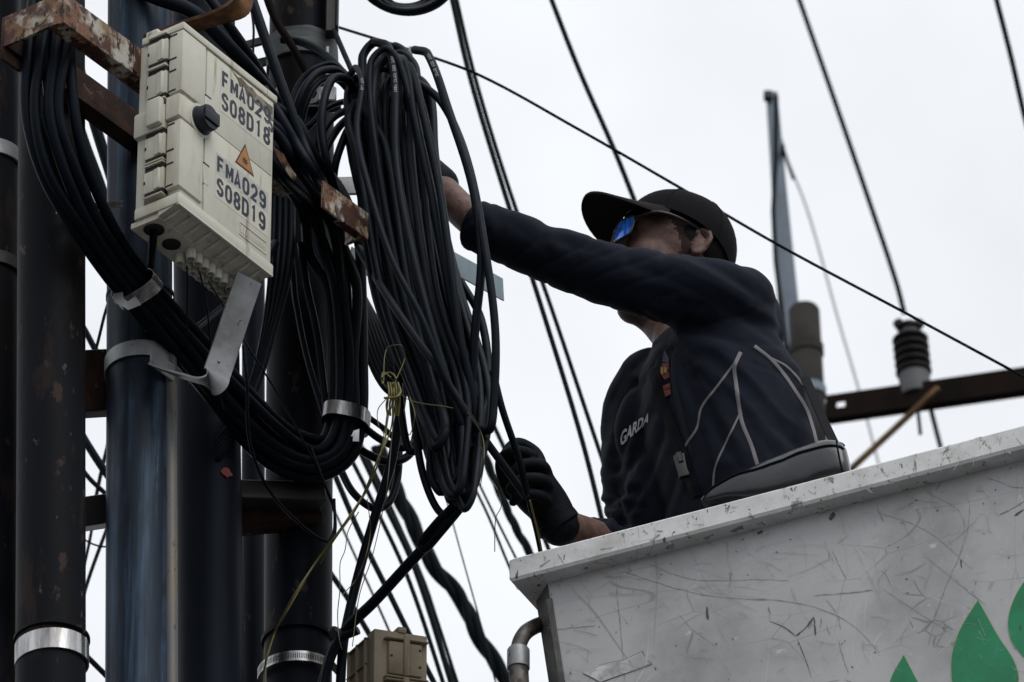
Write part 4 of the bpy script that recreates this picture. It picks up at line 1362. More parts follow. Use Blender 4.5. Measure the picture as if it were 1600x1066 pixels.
# ---- straight feeders from the top
cable("feeder_cable", "thick straight black cable slanting from top edge to the rusty frame end", [(380, -40, 12.06), (428, 100, 12.06), (470, 215, 12.08), (494, 272, 12.12), (508, 300, 12.34), (535, 355, 12.46)], 17)
cable("feeder_cable", "second straight black cable just below, from beside the box to the frame end", [(412, 140, 12.08), (432, 172, 12.06), (458, 218, 12.07), (492, 276, 12.11), (508, 304, 12.36), (530, 345, 12.46)], 17)
cable("feeder_cable", "long black cable slanting from frame end down across the coil front", [(560, 388, 12.30), (572, 408, 12.24), (600, 455, 12.12), (640, 515, 12.06), (690, 585, 12.05), (735, 655, 12.08), (785, 725, 12.14), (822, 776, 12.2)], 13, "cable_grey")
cable("feeder_cable", "dark thick cable running behind the top of the beige box", [(160, -60, 12.05), (230, -10, 12.02), (300, 18, 12.0), (345, 60, 12.02), (400, 120, 12.1), (440, 170, 12.2)], 24)
cable("feeder_cable", "dark cable running above the beige box's right corner", [(300, -40, 12.1), (350, 30, 12.1), (395, 95, 12.15), (432, 160, 12.25)], 18)
cable("feeder_cable", "wavy thin cable falling between box top and straight feeders", [(388, -10, 12.25), (396, 40, 12.25), (396, 90, 12.26), (404, 130, 12.27)], 4)
cable("feeder_cable", "twisted brown rusty cable at the top of the thick pole", [(408, -30, 12.42), (430, 30, 12.43), (455, 70, 12.44), (478, 112, 12.46)], 13, "far_rust")
cable("feeder_cable", "black cable arching from the taped thick pole to the coil top", [(440, 62, 12.48), (470, 66, 12.47), (505, 84, 12.44), (528, 105, 12.40), (548, 132, 12.38)], 13)
cable("feeder_cable", "cable dropping from the steel channel to the coil top", [(522, 48, 12.5), (536, 80, 12.46), (552, 118, 12.42), (560, 150, 12.40)], 9)

# ---- the hanging coil
coil = empty("cable_coil", at(655, 430, 12.25), "big hanging coil of black cables in the middle, between pole and worker", "cable coil")


def lerp(a, b, t):
    return a + (b - a) * t


def coil_loop(a, b, yt, ybm, xt=None, xb=None, yf=12.12, yr=12.34, w=14, jit=13, mat="cable"):
    """closed loop: left side parameter a, right side parameter b (0 left .. 1 right)"""
    j = lambda: random.uniform(-jit, jit)
    L1, L2, L3 = lerp(556, 672, a), lerp(590, 710, a), lerp(640, 760, a)
    R1, R2, R3 = lerp(556, 672, b), lerp(590, 710, b), lerp(640, 760, b)
    xt = xt if xt is not None else lerp(560, 655, (a + b) / 2)
    xb = xb if xb is not None else lerp(668, 752, (a + b) / 2)
    hw = (R1 - L1) / 2
    pts = [(xt, yt, yr), (xt + min(26, hw) + j() * 0.3, yt + 26, yr - 0.02), (R1 + j(), 235 + j(), lerp(yr, yf, 0.3)), (R2 + j(), 450 + j(), lerp(yr, yf, 0.6)), (R3 + j() * 0.6, 610 + j(), lerp(yr, yf, 0.8)),
           (xb + 14 + j() * 0.4, ybm - 28, yf), (xb, ybm, yf + 0.01), (xb - 14 + j() * 0.4, ybm - 26, yf + 0.03),
           (L3 + j() * 0.6, 610 + j(), lerp(yf, yr, 0.35)), (L2 + j(), 450 + j(), lerp(yf, yr, 0.5)), (L1 + j(), 235 + j(), lerp(yf, yr, 0.75)), (xt - min(24, hw) + j() * 0.3, yt + 26, yr)]
    P = [at(p.x, p.y, p.z) for p in crom([Vector(q) for q in pts], 7, True)]
    return MB().tube(P, w / 2 * S(12.25), 11, closed=True).build("loop", mat, coil)


LP = [(0.00, 0.30, 150, 700, 575), (0.02, 0.38, 128, 716, 570), (0.05, 0.45, 120, 735, 562), (0.08, 0.5, 112, 742, 590), (0.10, 0.55, 130, 752, 585),
      (0.14, 0.60, 108, 760, 600), (0.16, 0.62, 92, 768, 598), (0.20, 0.66, 98, 748, 606), (0.24, 0.70, 88, 775, 612), (0.26, 0.74, 104, 756, 618),
      (0.12, 0.78, 66, 782, 588), (0.30, 0.80, 76, 770, 602), (0.34, 0.84, 82, 744, 624), (0.38, 0.86, 110, 790, 630), (0.40, 0.90, 74, 758, 618),
      (0.30, 0.95, 116, 738, 626), (0.44, 0.98, 72, 776, 616), (0.50, 1.00, 118, 762, 640), (0.55, 1.04, 122, 726, 650), (0.48, 0.92, 130, 796, 640),
      (0.22, 0.58, 140, 730, 600), (0.33, 0.64, 128, 764, 612), (0.06, 0.36, 160, 690, 560), (0.18, 0.48, 136, 722, 596)]
for i, (a, b, yt, yb_, xt) in enumerate(LP):
    k = i / len(LP)
    yf_ = 12.06 + 0.012 * ((i * 7) % 11)
    coil_loop(a, b, yt, yb_, xt, None, yf_, yf_ + random.uniform(0.12, 0.24), random.choice((10, 11, 12.5, 13.5, 14.5)), mat=random.choice(("cable", "cable", "cable", "cable", "cable_grey")))
for i in range(20):                    # tighter turns filling the heart of the coil
    a_ = 0.02 + 0.034 * i
    coil_loop(a_, a_ + random.uniform(0.18, 0.34), 120 + random.uniform(-8, 40), random.uniform(690, 775), None, None, 12.20 + 0.01 * (i % 5), 12.34, random.choice((9, 10.5, 12)), 20)
# outermost right strands that swing clear of the coil
for pts, w in (([(648, 78, 12.22), (668, 84, 12.16), (700, 170, 12.10), (738, 290, 12.06), (752, 400, 12.05), (742, 520, 12.08), (735, 640, 12.12), (720, 760, 12.15)], 14),
               ([(640, 120, 12.26), (690, 160, 12.14), (730, 250, 12.08), (758, 390, 12.04), (774, 520, 12.04), (771, 640, 12.06), (765, 672, 12.07), (752, 668, 12.1), (764, 600, 12.14), (752, 500, 12.2), (720, 440, 12.24)], 13),
               ([(622, 98, 12.24), (640, 104, 12.2), (660, 170, 12.13), (686, 290, 12.08), (702, 400, 12.06), (718, 520, 12.07), (740, 640, 12.1), (730, 740, 12.13)], 13),
               ([(610, 90, 12.24), (632, 96, 12.2), (648, 180, 12.14), (674, 300, 12.10), (692, 400, 12.09), (716, 520, 12.10), (744, 620, 12.11), (748, 690, 12.12)], 14),
               ([(582, 66, 12.24), (605, 72, 12.2), (617, 120, 12.16), (620, 260, 12.10), (650, 420, 12.06), (700, 600, 12.06), (735, 700, 12.1)], 14),
               ([(545, 120, 12.30), (556, 106, 12.24), (566, 130, 12.18), (558, 200, 12.14), (570, 270, 12.08), (610, 400, 12.03), (660, 500, 12.02), (700, 600, 12.05), (760, 690, 12.1)], 11)):
    cable("", "", pts, w, parent=coil, part="loop")
# loops leaning left at the coil head
for pts, w in (([(560, 150, 12.36), (530, 112, 12.32), (500, 112, 12.28), (476, 138, 12.26), (463, 175, 12.27), (455, 235, 12.32)], 13),
               ([(558, 160, 12.36), (530, 126, 12.33), (505, 124, 12.30), (485, 145, 12.28), (470, 190, 12.29), (458, 250, 12.33)], 12),
               ([(556, 170, 12.30), (546, 128, 12.25), (522, 122, 12.20), (508, 150, 12.17), (502, 200, 12.16), (512, 260, 12.18), (528, 310, 12.26), (540, 350, 12.4)], 14),
               ([(548, 122, 12.38), (520, 100, 12.38), (490, 108, 12.37), (468, 130, 12.37), (452, 165, 12.37)], 9),
               ([(575, 170, 12.34), (550, 170, 12.28), (520, 185, 12.25), (500, 215, 12.24), (490, 270, 12.28), (500, 340, 12.38)], 12),
               ([(578, 178, 12.35), (550, 182, 12.31), (525, 205, 12.28), (505, 250, 12.27), (505, 330, 12.36)], 13),
               ([(580, 190, 12.35), (555, 190, 12.31), (538, 215, 12.28), (522, 270, 12.28), (524, 350, 12.38)], 13),
               ([(585, 165, 12.37), (545, 158, 12.34), (510, 170, 12.32), (480, 200, 12.32), (455, 205, 12.34)], 10),
               ([(555, 210, 12.30), (560, 190, 12.26), (575, 180, 12.24), (590, 220, 12.24), (592, 320, 12.28)], 8)):
    cable("", "", pts, w, parent=coil, part="loop")
# hanging bights at the foot of the coil
for pts, w in (([(700, 560, 12.16), (690, 650, 12.15), (706, 745, 12.14), (724, 795, 12.13), (730, 770, 12.16), (735, 700, 12.18)], 13),
               ([(640, 560, 12.24), (648, 660, 12.24), (662, 745, 12.22), (690, 803, 12.2), (716, 790, 12.18), (738, 740, 12.16)], 12),
               ([(680, 640, 12.12), (672, 740, 12.12), (690, 770, 12.12), (705, 720, 12.14)], 12),
               ([(620, 560, 12.26), (628, 650, 12.26), (640, 705, 12.26), (655, 700, 12.26), (655, 600, 12.26)], 12),
               ([(770, 580, 12.05), (785, 640, 12.07), (810, 715, 12.12), (824, 772, 12.18)], 11)):
    cable("", "", pts, w, "cable", parent=coil, part="loop")
# small coil behind, lower left
sc = empty("cable_coil", at(600, 560, 12.5), "smaller coil of black cable low behind the big one, beside the thick pole", "cable coil")
for k in range(7):
    o = k * 9
    pts = [(556 + o * 0.2, 440 + o * 0.4, 12.62), (566 + o * 0.55, 520 - o * 0.1, 12.56), (585 + o * 0.5, 580 - o * 0.6, 12.52), (612 + o * 0.2, 615 - o * 0.9, 12.5), (650, 612 - o * 0.9, 12.52)]
    cable("", "", pts, 10, parent=sc, part="loop")
for pts, w in (([(545, 640, 12.5), (570, 668, 12.46), (600, 690, 12.44), (630, 700, 12.44), (650, 690, 12.46)], 12),
               ([(545, 690, 12.5), (575, 710, 12.46), (610, 722, 12.44), (640, 710, 12.46), (652, 670, 12.48)], 13),
               ([(530, 730, 12.5), (552, 770, 12.46), (585, 795, 12.44), (608, 785, 12.45), (622, 740, 12.47), (622, 640, 12.5)], 12)):
    cable("", "", pts, w, parent=sc, part="loop")

# ---- tails running down from the coil to the thick pole
cable("tail_cable", "thick black cable tail running from coil foot down to the thick pole", [(744, 720, 12.14), (728, 775, 12.16), (690, 825, 12.2), (640, 880, 12.26), (585, 940, 12.34), (540, 985, 12.40), (515, 1030, 12.44), (495, 1110, 12.46)], 17)
cable("tail_cable", "folded black cable end doubled over on the tail below the coil", [(738, 735, 12.12), (712, 785, 12.14), (680, 820, 12.18), (658, 850, 12.22), (664, 858, 12.22), (690, 830, 12.18), (725, 788, 12.14)], 13)
cable("tail_cable", "black cable dropping nearly straight from behind coil to the tan box", [(640, 520, 12.36), (628, 620, 12.38), (612, 720, 12.40), (585, 810, 12.42), (562, 890, 12.44), (545, 960, 12.44), (536, 1010, 12.44), (530, 1110, 12.46)], 15)
cable("tail_cable", "second cable hugging the thick tail to its tie at the pole", [(560, 985, 12.38), (530, 1000, 12.40), (512, 1040, 12.42), (500, 1110, 12.44)], 13)
tie = MB()
o = at(526, 992, 12.40)
tie.lathe(o, Vector((0.6, 0.1, 0.7)), [(0.016, -0.006), (0.018, -0.004), (0.018, 0.004), (0.016, 0.006)], 16)
tag(tie.build("cable_tie", "knob_black"), "black tie knotting the cable tails to the thick pole", "cable tie")
cable("tail_cable", "cable with yellow tracer hanging under the worker's gloved hand", [(823, 770, 12.20), (830, 800, 12.24), (838, 832, 12.28), (848, 880, 12.34)], 7)
cable("tracer_wire", "yellow tracer strand alongside the cable below the gloved hand", [(828, 782, 12.19), (834, 806, 12.225), (842, 838, 12.265), (850, 880, 12.325)], 3, "yellow_fibre")
cable("tail_cable", "black cable crossing in the gap under the tan wire tangle", [(640, 700, 12.5), (622, 690, 12.5), (600, 670, 12.5), (560, 640, 12.52), (540, 620, 12.54)], 9)

# coil of cable at the top edge
tc_ = empty("cable_coil", at(635, -60, 12.6), "underside of another black cable coil at the top edge of the picture", "cable coil")
for k in range(9):
    a, b = 78 - k * 3.5 + random.uniform(-3, 3), 62 - k * 2 + random.uniform(-2, 2)
    cx, cy = 636 + random.uniform(-3, 3), -44 + k * 1.2 + random.uniform(-2, 2)
    pts = [(cx + a * math.cos(t), cy + b * math.sin(t), 12.6 + 0.10 * math.sin(t + 0.4) + k * 0.006) for t in [2 * math.pi * q / 14 for q in range(14)]]
    P = [at(p.x, p.y, p.z) for p in crom([Vector(q) for q in pts], 4, True)]
    MB().tube(P, 6 * S(12.6), 10, closed=True).build("loop", "cable", tc_)

# ---- printed lettering on the cables


def print_on(parent_pts, s, t0, size, w, parent):
    """white jacket print running down a cable that follows control points"""
    P = px_curve(parent_pts, 10)
    Ym = sum(p[2] for p in parent_pts) / len(parent_pts)
    r = w / 2 * S(Ym)
    L = [0.0]
    for i in range(1, len(P)):
        L.append(L[-1] + (P[i] - P[i - 1]).length)

    def pos(d):
        d = max(0, min(L[-1] - 1e-6, d))
        for i in range(1, len(P)):
            if L[i] >= d:
                q = (d - L[i - 1]) / (L[i] - L[i - 1])
                return P[i - 1].lerp(P[i], q), (P[i] - P[i - 1]).normalized()
        return P[-1], (P[-1] - P[-2]).normalized()
    m = MB()
    d = t0
    for chh in s:
        if chh == ' ':
            d += size * 0.7
            continue
        vs, fs = text_geo(chh, size, 1.0, 0.0)
        wch = max(v[0] for v in vs) - min(v[0] for v in vs)
        x0 = min(v[0] for v in vs)
        out = []
        for (x, y) in vs:
            p, t = pos(d + (x - x0))
            view = (CAM - p).normalized()
            side = t.cross(view).normalized()
            nrm = side.cross(t).normalized()
            if nrm.dot(view) < 0:
                nrm = -nrm
            yy = (y - size * 0.35)
            ang = yy / r
            out.append(p + nrm * (math.cos(ang) * (r + 0.0006)) - side * (math.sin(ang) * (r + 0.0006)))
        m.add(out, fs)
        d += wch + size * 0.22
    if m.v:
        return m.build("jacket_print", "print_white", parent, smooth=False)


pc1 = [(582, 66, 12.24), (605, 72, 12.2), (617, 120, 12.16), (620, 260, 12.10), (650, 420, 12.06), (700, 600, 12.06), (735, 700, 12.1)]
print_on(pc1, "YOFC 2025 FOPTC FIBRE", 0.12, 0.008, 14, coil)
pc2 = [(648, 78, 12.22), (668, 84, 12.16), (700, 170, 12.10), (738, 290, 12.06), (752, 400, 12.05), (742, 520, 12.08), (735, 640, 12.12), (720, 760, 12.15)]
print_on(pc2, "YOFC 2025 OPTIC", 0.10, 0.008, 14, coil)
pc3 = [(545, 120, 12.30), (556, 106, 12.24), (566, 130, 12.18), (558, 200, 12.14), (570, 270, 12.08), (610, 400, 12.03), (660, 500, 12.02), (700, 600, 12.05), (760, 690, 12.1)]
print_on(pc3, "PILOT LAD", 0.16, 0.007, 11, coil)

# ---- yellow fibre tangle
yt = empty("fibre_tangle", at(610, 600, 12.0), "tangle of thin yellow-green fibre wires hanging in front of the coil", "wires")
random.seed(21)
fib = [
    [(612, 590), (598, 582), (598, 600), (612, 604), (620, 592), (608, 582), (596, 590), (604, 606), (616, 600)],
    [(600, 600), (606, 545), (628, 540), (632, 560), (618, 600), (610, 640)],
    [(612, 600), (640, 625), (700, 636), (706, 638)],
    [(730, 645), (752, 680), (756, 720), (752, 760)],
    [(752, 700), (762, 740), (778, 765), (782, 790), (775, 810), (774, 862)],
    [(612, 610), (606, 660), (598, 700), (575, 760), (540, 815), (500, 870), (460, 930), (432, 985), (418, 1030), (405, 1075)],
    [(616, 612), (610, 670), (590, 720), (560, 785), (522, 840), (480, 900), (445, 960), (418, 1010), (414, 1075)],
    [(610, 608), (600, 680), (585, 740), (555, 800), (520, 846), (500, 880)],
    [(618, 620), (612, 690), (605, 760), (598, 800), (580, 870), (562, 930), (552, 1010)],
    [(608, 620), (590, 640), (590, 665), (600, 680), (592, 720), (570, 770)],
    [(630, 640), (640, 680), (648, 650), (640, 620)],
    [(560, 800), (545, 830), (540, 860), (532, 880), (530, 920), (528, 960), (530, 1000), (535, 1015)],
    [(575, 780), (580, 830), (570, 870), (556, 905), (535, 930)],
]
for i, f in enumerate(fib):
    pts = [(x + random.uniform(-1.5, 1.5), y, 11.97 + 0.05 * (k % 2) + max(0, (y - 700)) * 0.0009) for k, (x, y) in enumerate(f)]
    cable("", "", pts, 2.8 if i in (0, 5, 6) else 1.5, "yellow_fibre" if i not in (4, 8, 11) else "pale_fibre", parent=yt, part="fibre", sides=6)
for k in range(5):
    pts = [(606 + k * 4, 598, 11.98), (608 + k * 4, 615, 11.97), (604 + k * 5, 632, 11.98), (606 + k * 4, 650, 11.99)]
    cable("", "", pts, 3.4, "yellow_fibre", parent=yt, part="fibre", sides=6)
cable("", "", [(600, 622, 11.965), (620, 620, 11.96), (626, 612, 11.965), (622, 600, 11.965)], 4, "yellow_fibre", parent=yt, part="fibre", sides=6)

# ================================================================== overhead wires (farther off)


def twisted(name, label, pts, wpx, pitch_px, cat="cable", nst=3):
    root_ = empty(name, at(*pts[-1]), label, cat)
    C = crom([Vector(q) for q in pts], 24)
    W = [at(p.x, p.y, p.z) for p in C]
    Ym = pts[0][2]
    r = wpx * S(Ym) * 0.27
    L = [0.0]
    for i in range(1, len(W)):
        L.append(L[-1] + (W[i] - W[i - 1]).length)
    for s in range(nst):
        P = []
        for i, p in enumerate(W):
            t = (W[min(len(W) - 1, i + 1)] - W[max(0, i - 1)]).normalized()
            e1 = t.cross(FW).normalized(); e2 = t.cross(e1)
            a = 2 * math.pi * (L[i] / (pitch_px * S(Ym)) + s / nst)
            P.append(p + (e1 * math.cos(a) + e2 * math.sin(a)) * r)
        MB().tube(P, r * 1.02, 8).build("strand", "wire", root_)


OW = [
    ("overhead wire of a pair from the top edge past the worker's sleeve, left one", [(702, -20), (734, 120), (788, 300), (846, 480), (910, 690), (952, 860)], 15.0, 8),
    ("overhead wire of a pair from the top edge past the worker's sleeve, right one", [(709, -20), (742, 120), (797, 300), (861, 480), (935, 700), (990, 860)], 15.2, 7),
    ("overhead wire vanishing behind the worker's cap", [(854, -20), (905, 110), (960, 235), (990, 310), (1040, 440)], 16.0, 8.5),
    ("overhead wire running down to the ribbed insulator", [(1242, -20), (1305, 160), (1360, 320), (1400, 440), (1413, 490)], 20.0, 8.5),
    ("overhead wire leaving the ribbed insulator down to the bucket edge", [(1452, 630), (1470, 700), (1490, 770)], 20.3, 8),
    ("overhead wire cutting the upper right corner of the picture", [(1552, -20), (1580, 90), (1603, 190), (1625, 260)], 18.0, 9),
    ("long thin wire crossing the sky diagonally behind the worker's cap", [(520, 40), (640, 78), (750, 118), (900, 200), (1060, 292), (1220, 385), (1420, 492), (1620, 600)], 13.4, 4.8),
    ("pale thin guy wire from the far steel mast", [(1226, 240), (1262, 330), (1310, 500), (1345, 620), (1385, 770)], 22.0, 4),
    ("short dark upper end of the guy wire on the far mast", [(1212, 190), (1226, 240), (1240, 280)], 21.9, 6),
    ("short dark wire slanting off the thick pole above the tan box", [(505, 880), (540, 930), (574, 986), (600, 1030)], 14.5, 9),
    ("thin wire slanting down to the tan box top", [(505, 760), (560, 880), (608, 986), (640, 1070)], 15.5, 4),
    ("thick wire just right of the thin wire above the tan box", [(520, 735), (565, 840), (612, 935), (640, 992), (690, 1090)], 14.5, 9),
    ("wire passing the right edge of the tan box, leftmost of the close fan", [(545, 710), (590, 800), (640, 910), (700, 1090)], 15.0, 7),
    ("thick wire in the middle of the fan right of the tan box", [(555, 690), (600, 785), (650, 893), (712, 1090)], 15.3, 9),
    ("second thick wire of the fan right of the tan box", [(562, 690), (612, 800), (660, 905), (722, 1090)], 15.6, 6),
    ("hair-thin wire within the fan right of the tan box", [(570, 700), (625, 820), (672, 930), (716, 1090)], 15.8, 2.5),
    ("hair-thin wire falling beside the twisted cable", [(675, 705), (700, 790), (722, 870), (752, 978), (780, 1090)], 15.2, 2.5),
    ("thin wire ending at the bucket corner, upper of two", [(736, 730), (770, 800), (806, 872), (830, 920)], 15.4, 4),
    ("thin wire ending at the bucket corner, lower of two", [(725, 730), (760, 800), (790, 872), (810, 920)], 15.4, 4.5),
    ("dark wire in the gap low between the left black pole and blue pipe, right", [(120, 965), (140, 900), (160, 845), (185, 780)], 14.5, 6),
    ("dark wire in the gap low between the left black pole and blue pipe, left", [(128, 900), (142, 835), (152, 770), (168, 700)], 14.5, 5),
    ("sagging thin wire in the low gap left of the blue pipe", [(120, 835), (140, 848), (158, 854), (180, 854)], 14.0, 3),
    ("thin wire crossing up to the blue pipe below the bundle strap", [(138, 575), (150, 545), (164, 490), (180, 440)], 12.9, 5),
    ("thick wire slanting down in the gap above the wide rusty brace", [(110, 480), (132, 515), (150, 548), (180, 590)], 13.6, 10),
    ("thick wire slanting down in the gap below the wide rusty brace", [(110, 650), (140, 700), (165, 738), (190, 770)], 13.8, 13),
    ("second wire below the wide rusty brace in the gap", [(110, 710), (140, 748), (165, 772), (190, 800)], 14.0, 8),
    ("thin wire rising steeply in the low gap beside the blue pipe", [(146, 790), (156, 740), (168, 690), (176, 650)], 14.2, 3),
    ("thick dark wire in the gap high between left black pole and blue pipe", [(110, 60), (130, 130), (150, 200), (172, 270), (190, 330)], 13.2, 18),
    ("thin frayed wire crossing the small high gap left of the blue pipe", [(120, 66), (140, 62), (160, 58), (180, 50)], 13.0, 4),
    ("thick dark wire in the gap above the slotted strap", [(118, 180), (135, 230), (152, 275), (170, 325), (190, 370)], 13.3, 16),
    ("wire end low at the left pole's foot", [(120, 1010), (150, 1040), (185, 1075)], 13.5, 9),
    ("dark wire seen between slim pipe and thick pole", [(405, 850), (418, 890), (430, 930)], 14, 8),
    ("bundle-like dark wires left of the first black pole, upper", [(-30, 480), (0, 500), (30, 530), (60, 560)], 12.6, 22),
    ("bundle-like dark wires left of the first black pole, lower", [(-30, 520), (0, 545), (30, 575), (60, 600)], 12.6, 18),
]
for lab, pts, Y, w in OW:
    cable("overhead_wire", lab, [(x, y, Y) for x, y in pts], w, "wire_pale" if lab.startswith("pale") else "wire", "wire", sides=8)
twisted("twisted_cable", "thick twisted cable sagging from coil foot down to the bottom edge", [(590, 700, 15.8), (615, 757, 15.8), (652, 834, 15.8), (676, 882, 15.8), (720, 936, 15.8), (747, 993, 15.8), (780, 1044, 15.8), (830, 1120, 15.8)], 24, 210)
twisted("twisted_cable", "slim twisted cable running behind the gloved hand to the bucket edge", [(735, 660, 15.6), (757, 712, 15.6), (780, 767, 15.6), (804, 821, 15.6), (830, 868, 15.6), (860, 930, 15.6)], 13, 120)
cable("overhead_wire", "dark wire slanting behind the gloved hand towards the coil", [(760, 640, 15.4), (790, 705, 15.4), (830, 790, 15.4), (858, 860, 15.4), (880, 910, 15.4)], 7, "wire", "wire", sides=8)

# ================================================================== the worker


def limb(mb, pts, rad, n=16, sub=6):
    P = crom([Vector(p) for p in pts], sub)
    Rr = [v.x for v in crom([Vector((r, 0, 0)) for r in rad], sub)]
    mb.tube(P, Rr, n)
    for p, r in ((P[0], Rr[0]), (P[-1], Rr[-1])):
        ell(mb, p, RX, Vector((0, 1, 0)), ZV, r, r, r, 12, 8)
    return mb


def ell(mb, c, a, b, cc, ra, rb, rc, nu=20, nv=14):
    vs, fs = [], []
    vs.append(c + cc * rc)
    for i in range(1, nv):
        th = math.pi * i / nv
        for k in range(nu):
            ph = 2 * math.pi * k / nu
            vs.append(c + a * (ra * math.sin(th) * math.cos(ph)) + b * (rb * math.sin(th) * math.sin(ph)) + cc * (rc * math.cos(th)))
    vs.append(c - cc * rc)
    for k in range(nu):
        fs.append((0, 1 + k, 1 + (k + 1) % nu))
        fs.append((len(vs) - 1, 1 + (nv - 2) * nu + (k + 1) % nu, 1 + (nv - 2) * nu + k))
    for i in range(nv - 2):
        for k in range(nu):
            fs.append((1 + i * nu + k, 1 + (i + 1) * nu + k, 1 + (i + 1) * nu + (k + 1) % nu, 1 + i * nu + (k + 1) % nu))
    mb.add(vs, fs)


def blob(mb, voxel, iters=4, fac=0.5):
    """fuse overlapping closed shapes into one continuous smooth skin"""
    me = bpy.data.meshes.new("tmp")
    me.from_pydata([tuple(v) for v in mb.v], [], mb.f)
    b = bmesh.new(); b.from_mesh(me)
    bmesh.ops.recalc_face_normals(b, faces=b.faces)
    b.to_mesh(me); b.free()
    ob = bpy.data.objects.new("tmp", me)
    COL.objects.link(ob)
    r = ob.modifiers.new("r", 'REMESH'); r.mode = 'VOXEL'; r.voxel_size = voxel
    s = ob.modifiers.new("s", 'SMOOTH'); s.factor = fac; s.iterations = iters
    dg = bpy.context.evaluated_depsgraph_get(); dg.update()
    m2 = bpy.data.meshes.new_from_object(ob.evaluated_get(dg))
    out = MB()
    out.add([v.co.copy() for v in m2.vertices], [tuple(p.vertices) for p in m2.polygons])
    bpy.data.objects.remove(ob)
    bpy.data.meshes.remove(me); bpy.data.meshes.remove(m2)
    return out


def vnormals(mb):
    me = bpy.data.meshes.new("tmp")
    me.from_pydata([tuple(v) for v in mb.v], [], mb.f)
    b = bmesh.new(); b.from_mesh(me)
    bmesh.ops.recalc_face_normals(b, faces=b.faces)
    b.verts.ensure_lookup_table()
    b.normal_update()
    ns = [v.normal.copy() for v in b.verts]
    b.free(); bpy.data.meshes.remove(me)
    return ns


FL = Vector((0.50, -0.866, 0))      # his left (towards the camera)
FF = Vector((-0.866, -0.50, 0))     # the way his chest faces
hip = at(1180, 930, 12.47)
floor_z = K0.z - HB + 0.05
worker = empty("person", Vector((hip.x, hip.y, floor_z)), "worker in black jersey, dark cap and blue mirrored sunglasses reaching from the bucket", "person")

# ---- head frame
HS = 1.10
YAW, HP = R(17), R(12)
h0 = Vector((-math.cos(YAW), -math.sin(YAW), 0))
HFd = h0 * math.cos(HP) + ZV * math.sin(HP)
HU = -h0 * math.sin(HP) + ZV * math.cos(HP)
HL = Vector((-h0.y, h0.x, 0))
HC = at(1056, 406, 12.60)


def hd(f, l, u):
    return HC + (HFd * f + HL * l + HU * u) * HS


def hell(mb, f, l, u, rf, rl, ru):
    ell(mb, hd(f, l, u), HFd, HL, HU, rf * HS, rl * HS, ru * HS)


shL, elL, wrL = at(1160, 478, 12.37), at(945, 436, 12.36), at(752, 352, 12.42)
hnL = at(700, 302, 12.47)
shR, elR, cuR, wrR = at(994, 640, 12.70), at(1000, 880, 12.62), at(932, 842, 12.44), at(872, 816, 12.34)

body = MB()
hell(body, 0.0, 0, 0.030, 0.098, 0.076, 0.098)
hell(body, 0.035, 0, -0.030, 0.064, 0.060, 0.085)
hell(body, 0.055, 0, -0.092, 0.036, 0.040, 0.028)
hell(body, 0.02, 0.034, -0.07, 0.05, 0.022, 0.034)
hell(body, 0.02, -0.034, -0.07, 0.05, 0.022, 0.034)
hell(body, 0.085, 0, 0.020, 0.018, 0.052, 0.014)
hell(body, 0.052, 0.036, -0.030, 0.034, 0.024, 0.034)
hell(body, 0.052, -0.036, -0.030, 0.034, 0.024, 0.034)
hell(body, 0.093, 0, -0.056, 0.014, 0.024, 0.007)
hell(body, 0.090, 0, -0.068, 0.014, 0.020, 0.007)
limb(body, [hd(0.096, 0, 0.012), hd(0.108, 0, -0.008), hd(0.116, 0, -0.026)], [0.009 * HS, 0.011 * HS, 0.014 * HS], 10)
hell(body, 0.104, 0.012, -0.030, 0.010, 0.008, 0.008)
hell(body, 0.104, -0.012, -0.030, 0.010, 0.008, 0.008)
for s in (-1, 1):
    # ear: rim, bowl and lobe
    limb(body, [hd(-0.016 + 0.78 * f_, s * (l_ - 0.003), 0.78 * u_ - 0.004) for f_, l_, u_ in ((0.006, 0.074, -0.016), (-0.002, 0.080, 0.008), (0.004, 0.083, 0.028), (-0.014, 0.088, 0.034), (-0.028, 0.090, 0.018), (-0.024, 0.086, -0.010), (-0.010, 0.080, -0.030), (0.004, 0.076, -0.030))],
         [0.004, 0.004, 0.0048, 0.0052, 0.0055, 0.005, 0.0062, 0.005], 8, 4)
    hell(body, -0.024, s * 0.073, -0.002, 0.015, 0.008, 0.023)
neck0, neck1 = hd(-0.018, 0, -0.05), at(1062, 555, 12.55)
ell(body, at(990, 484, 12.565), HFd, HL, HU, 0.034, 0.036, 0.026)
limb(body, [at(994, 484, 12.57), at(1022, 500, 12.58), at(1045, 520, 12.57)], [0.028, 0.034, 0.040], 14)
limb(body, [at(994, 480, 12.57), at(1050, 450, 12.54)], [0.026, 0.036], 14)
limb(body, [at(994, 480, 12.57), at(1030, 450, 12.62)], [0.026, 0.036], 14)
limb(body, [neck0, neck0.lerp(neck1, 0.5), neck1], [0.058, 0.054, 0.056], 20)
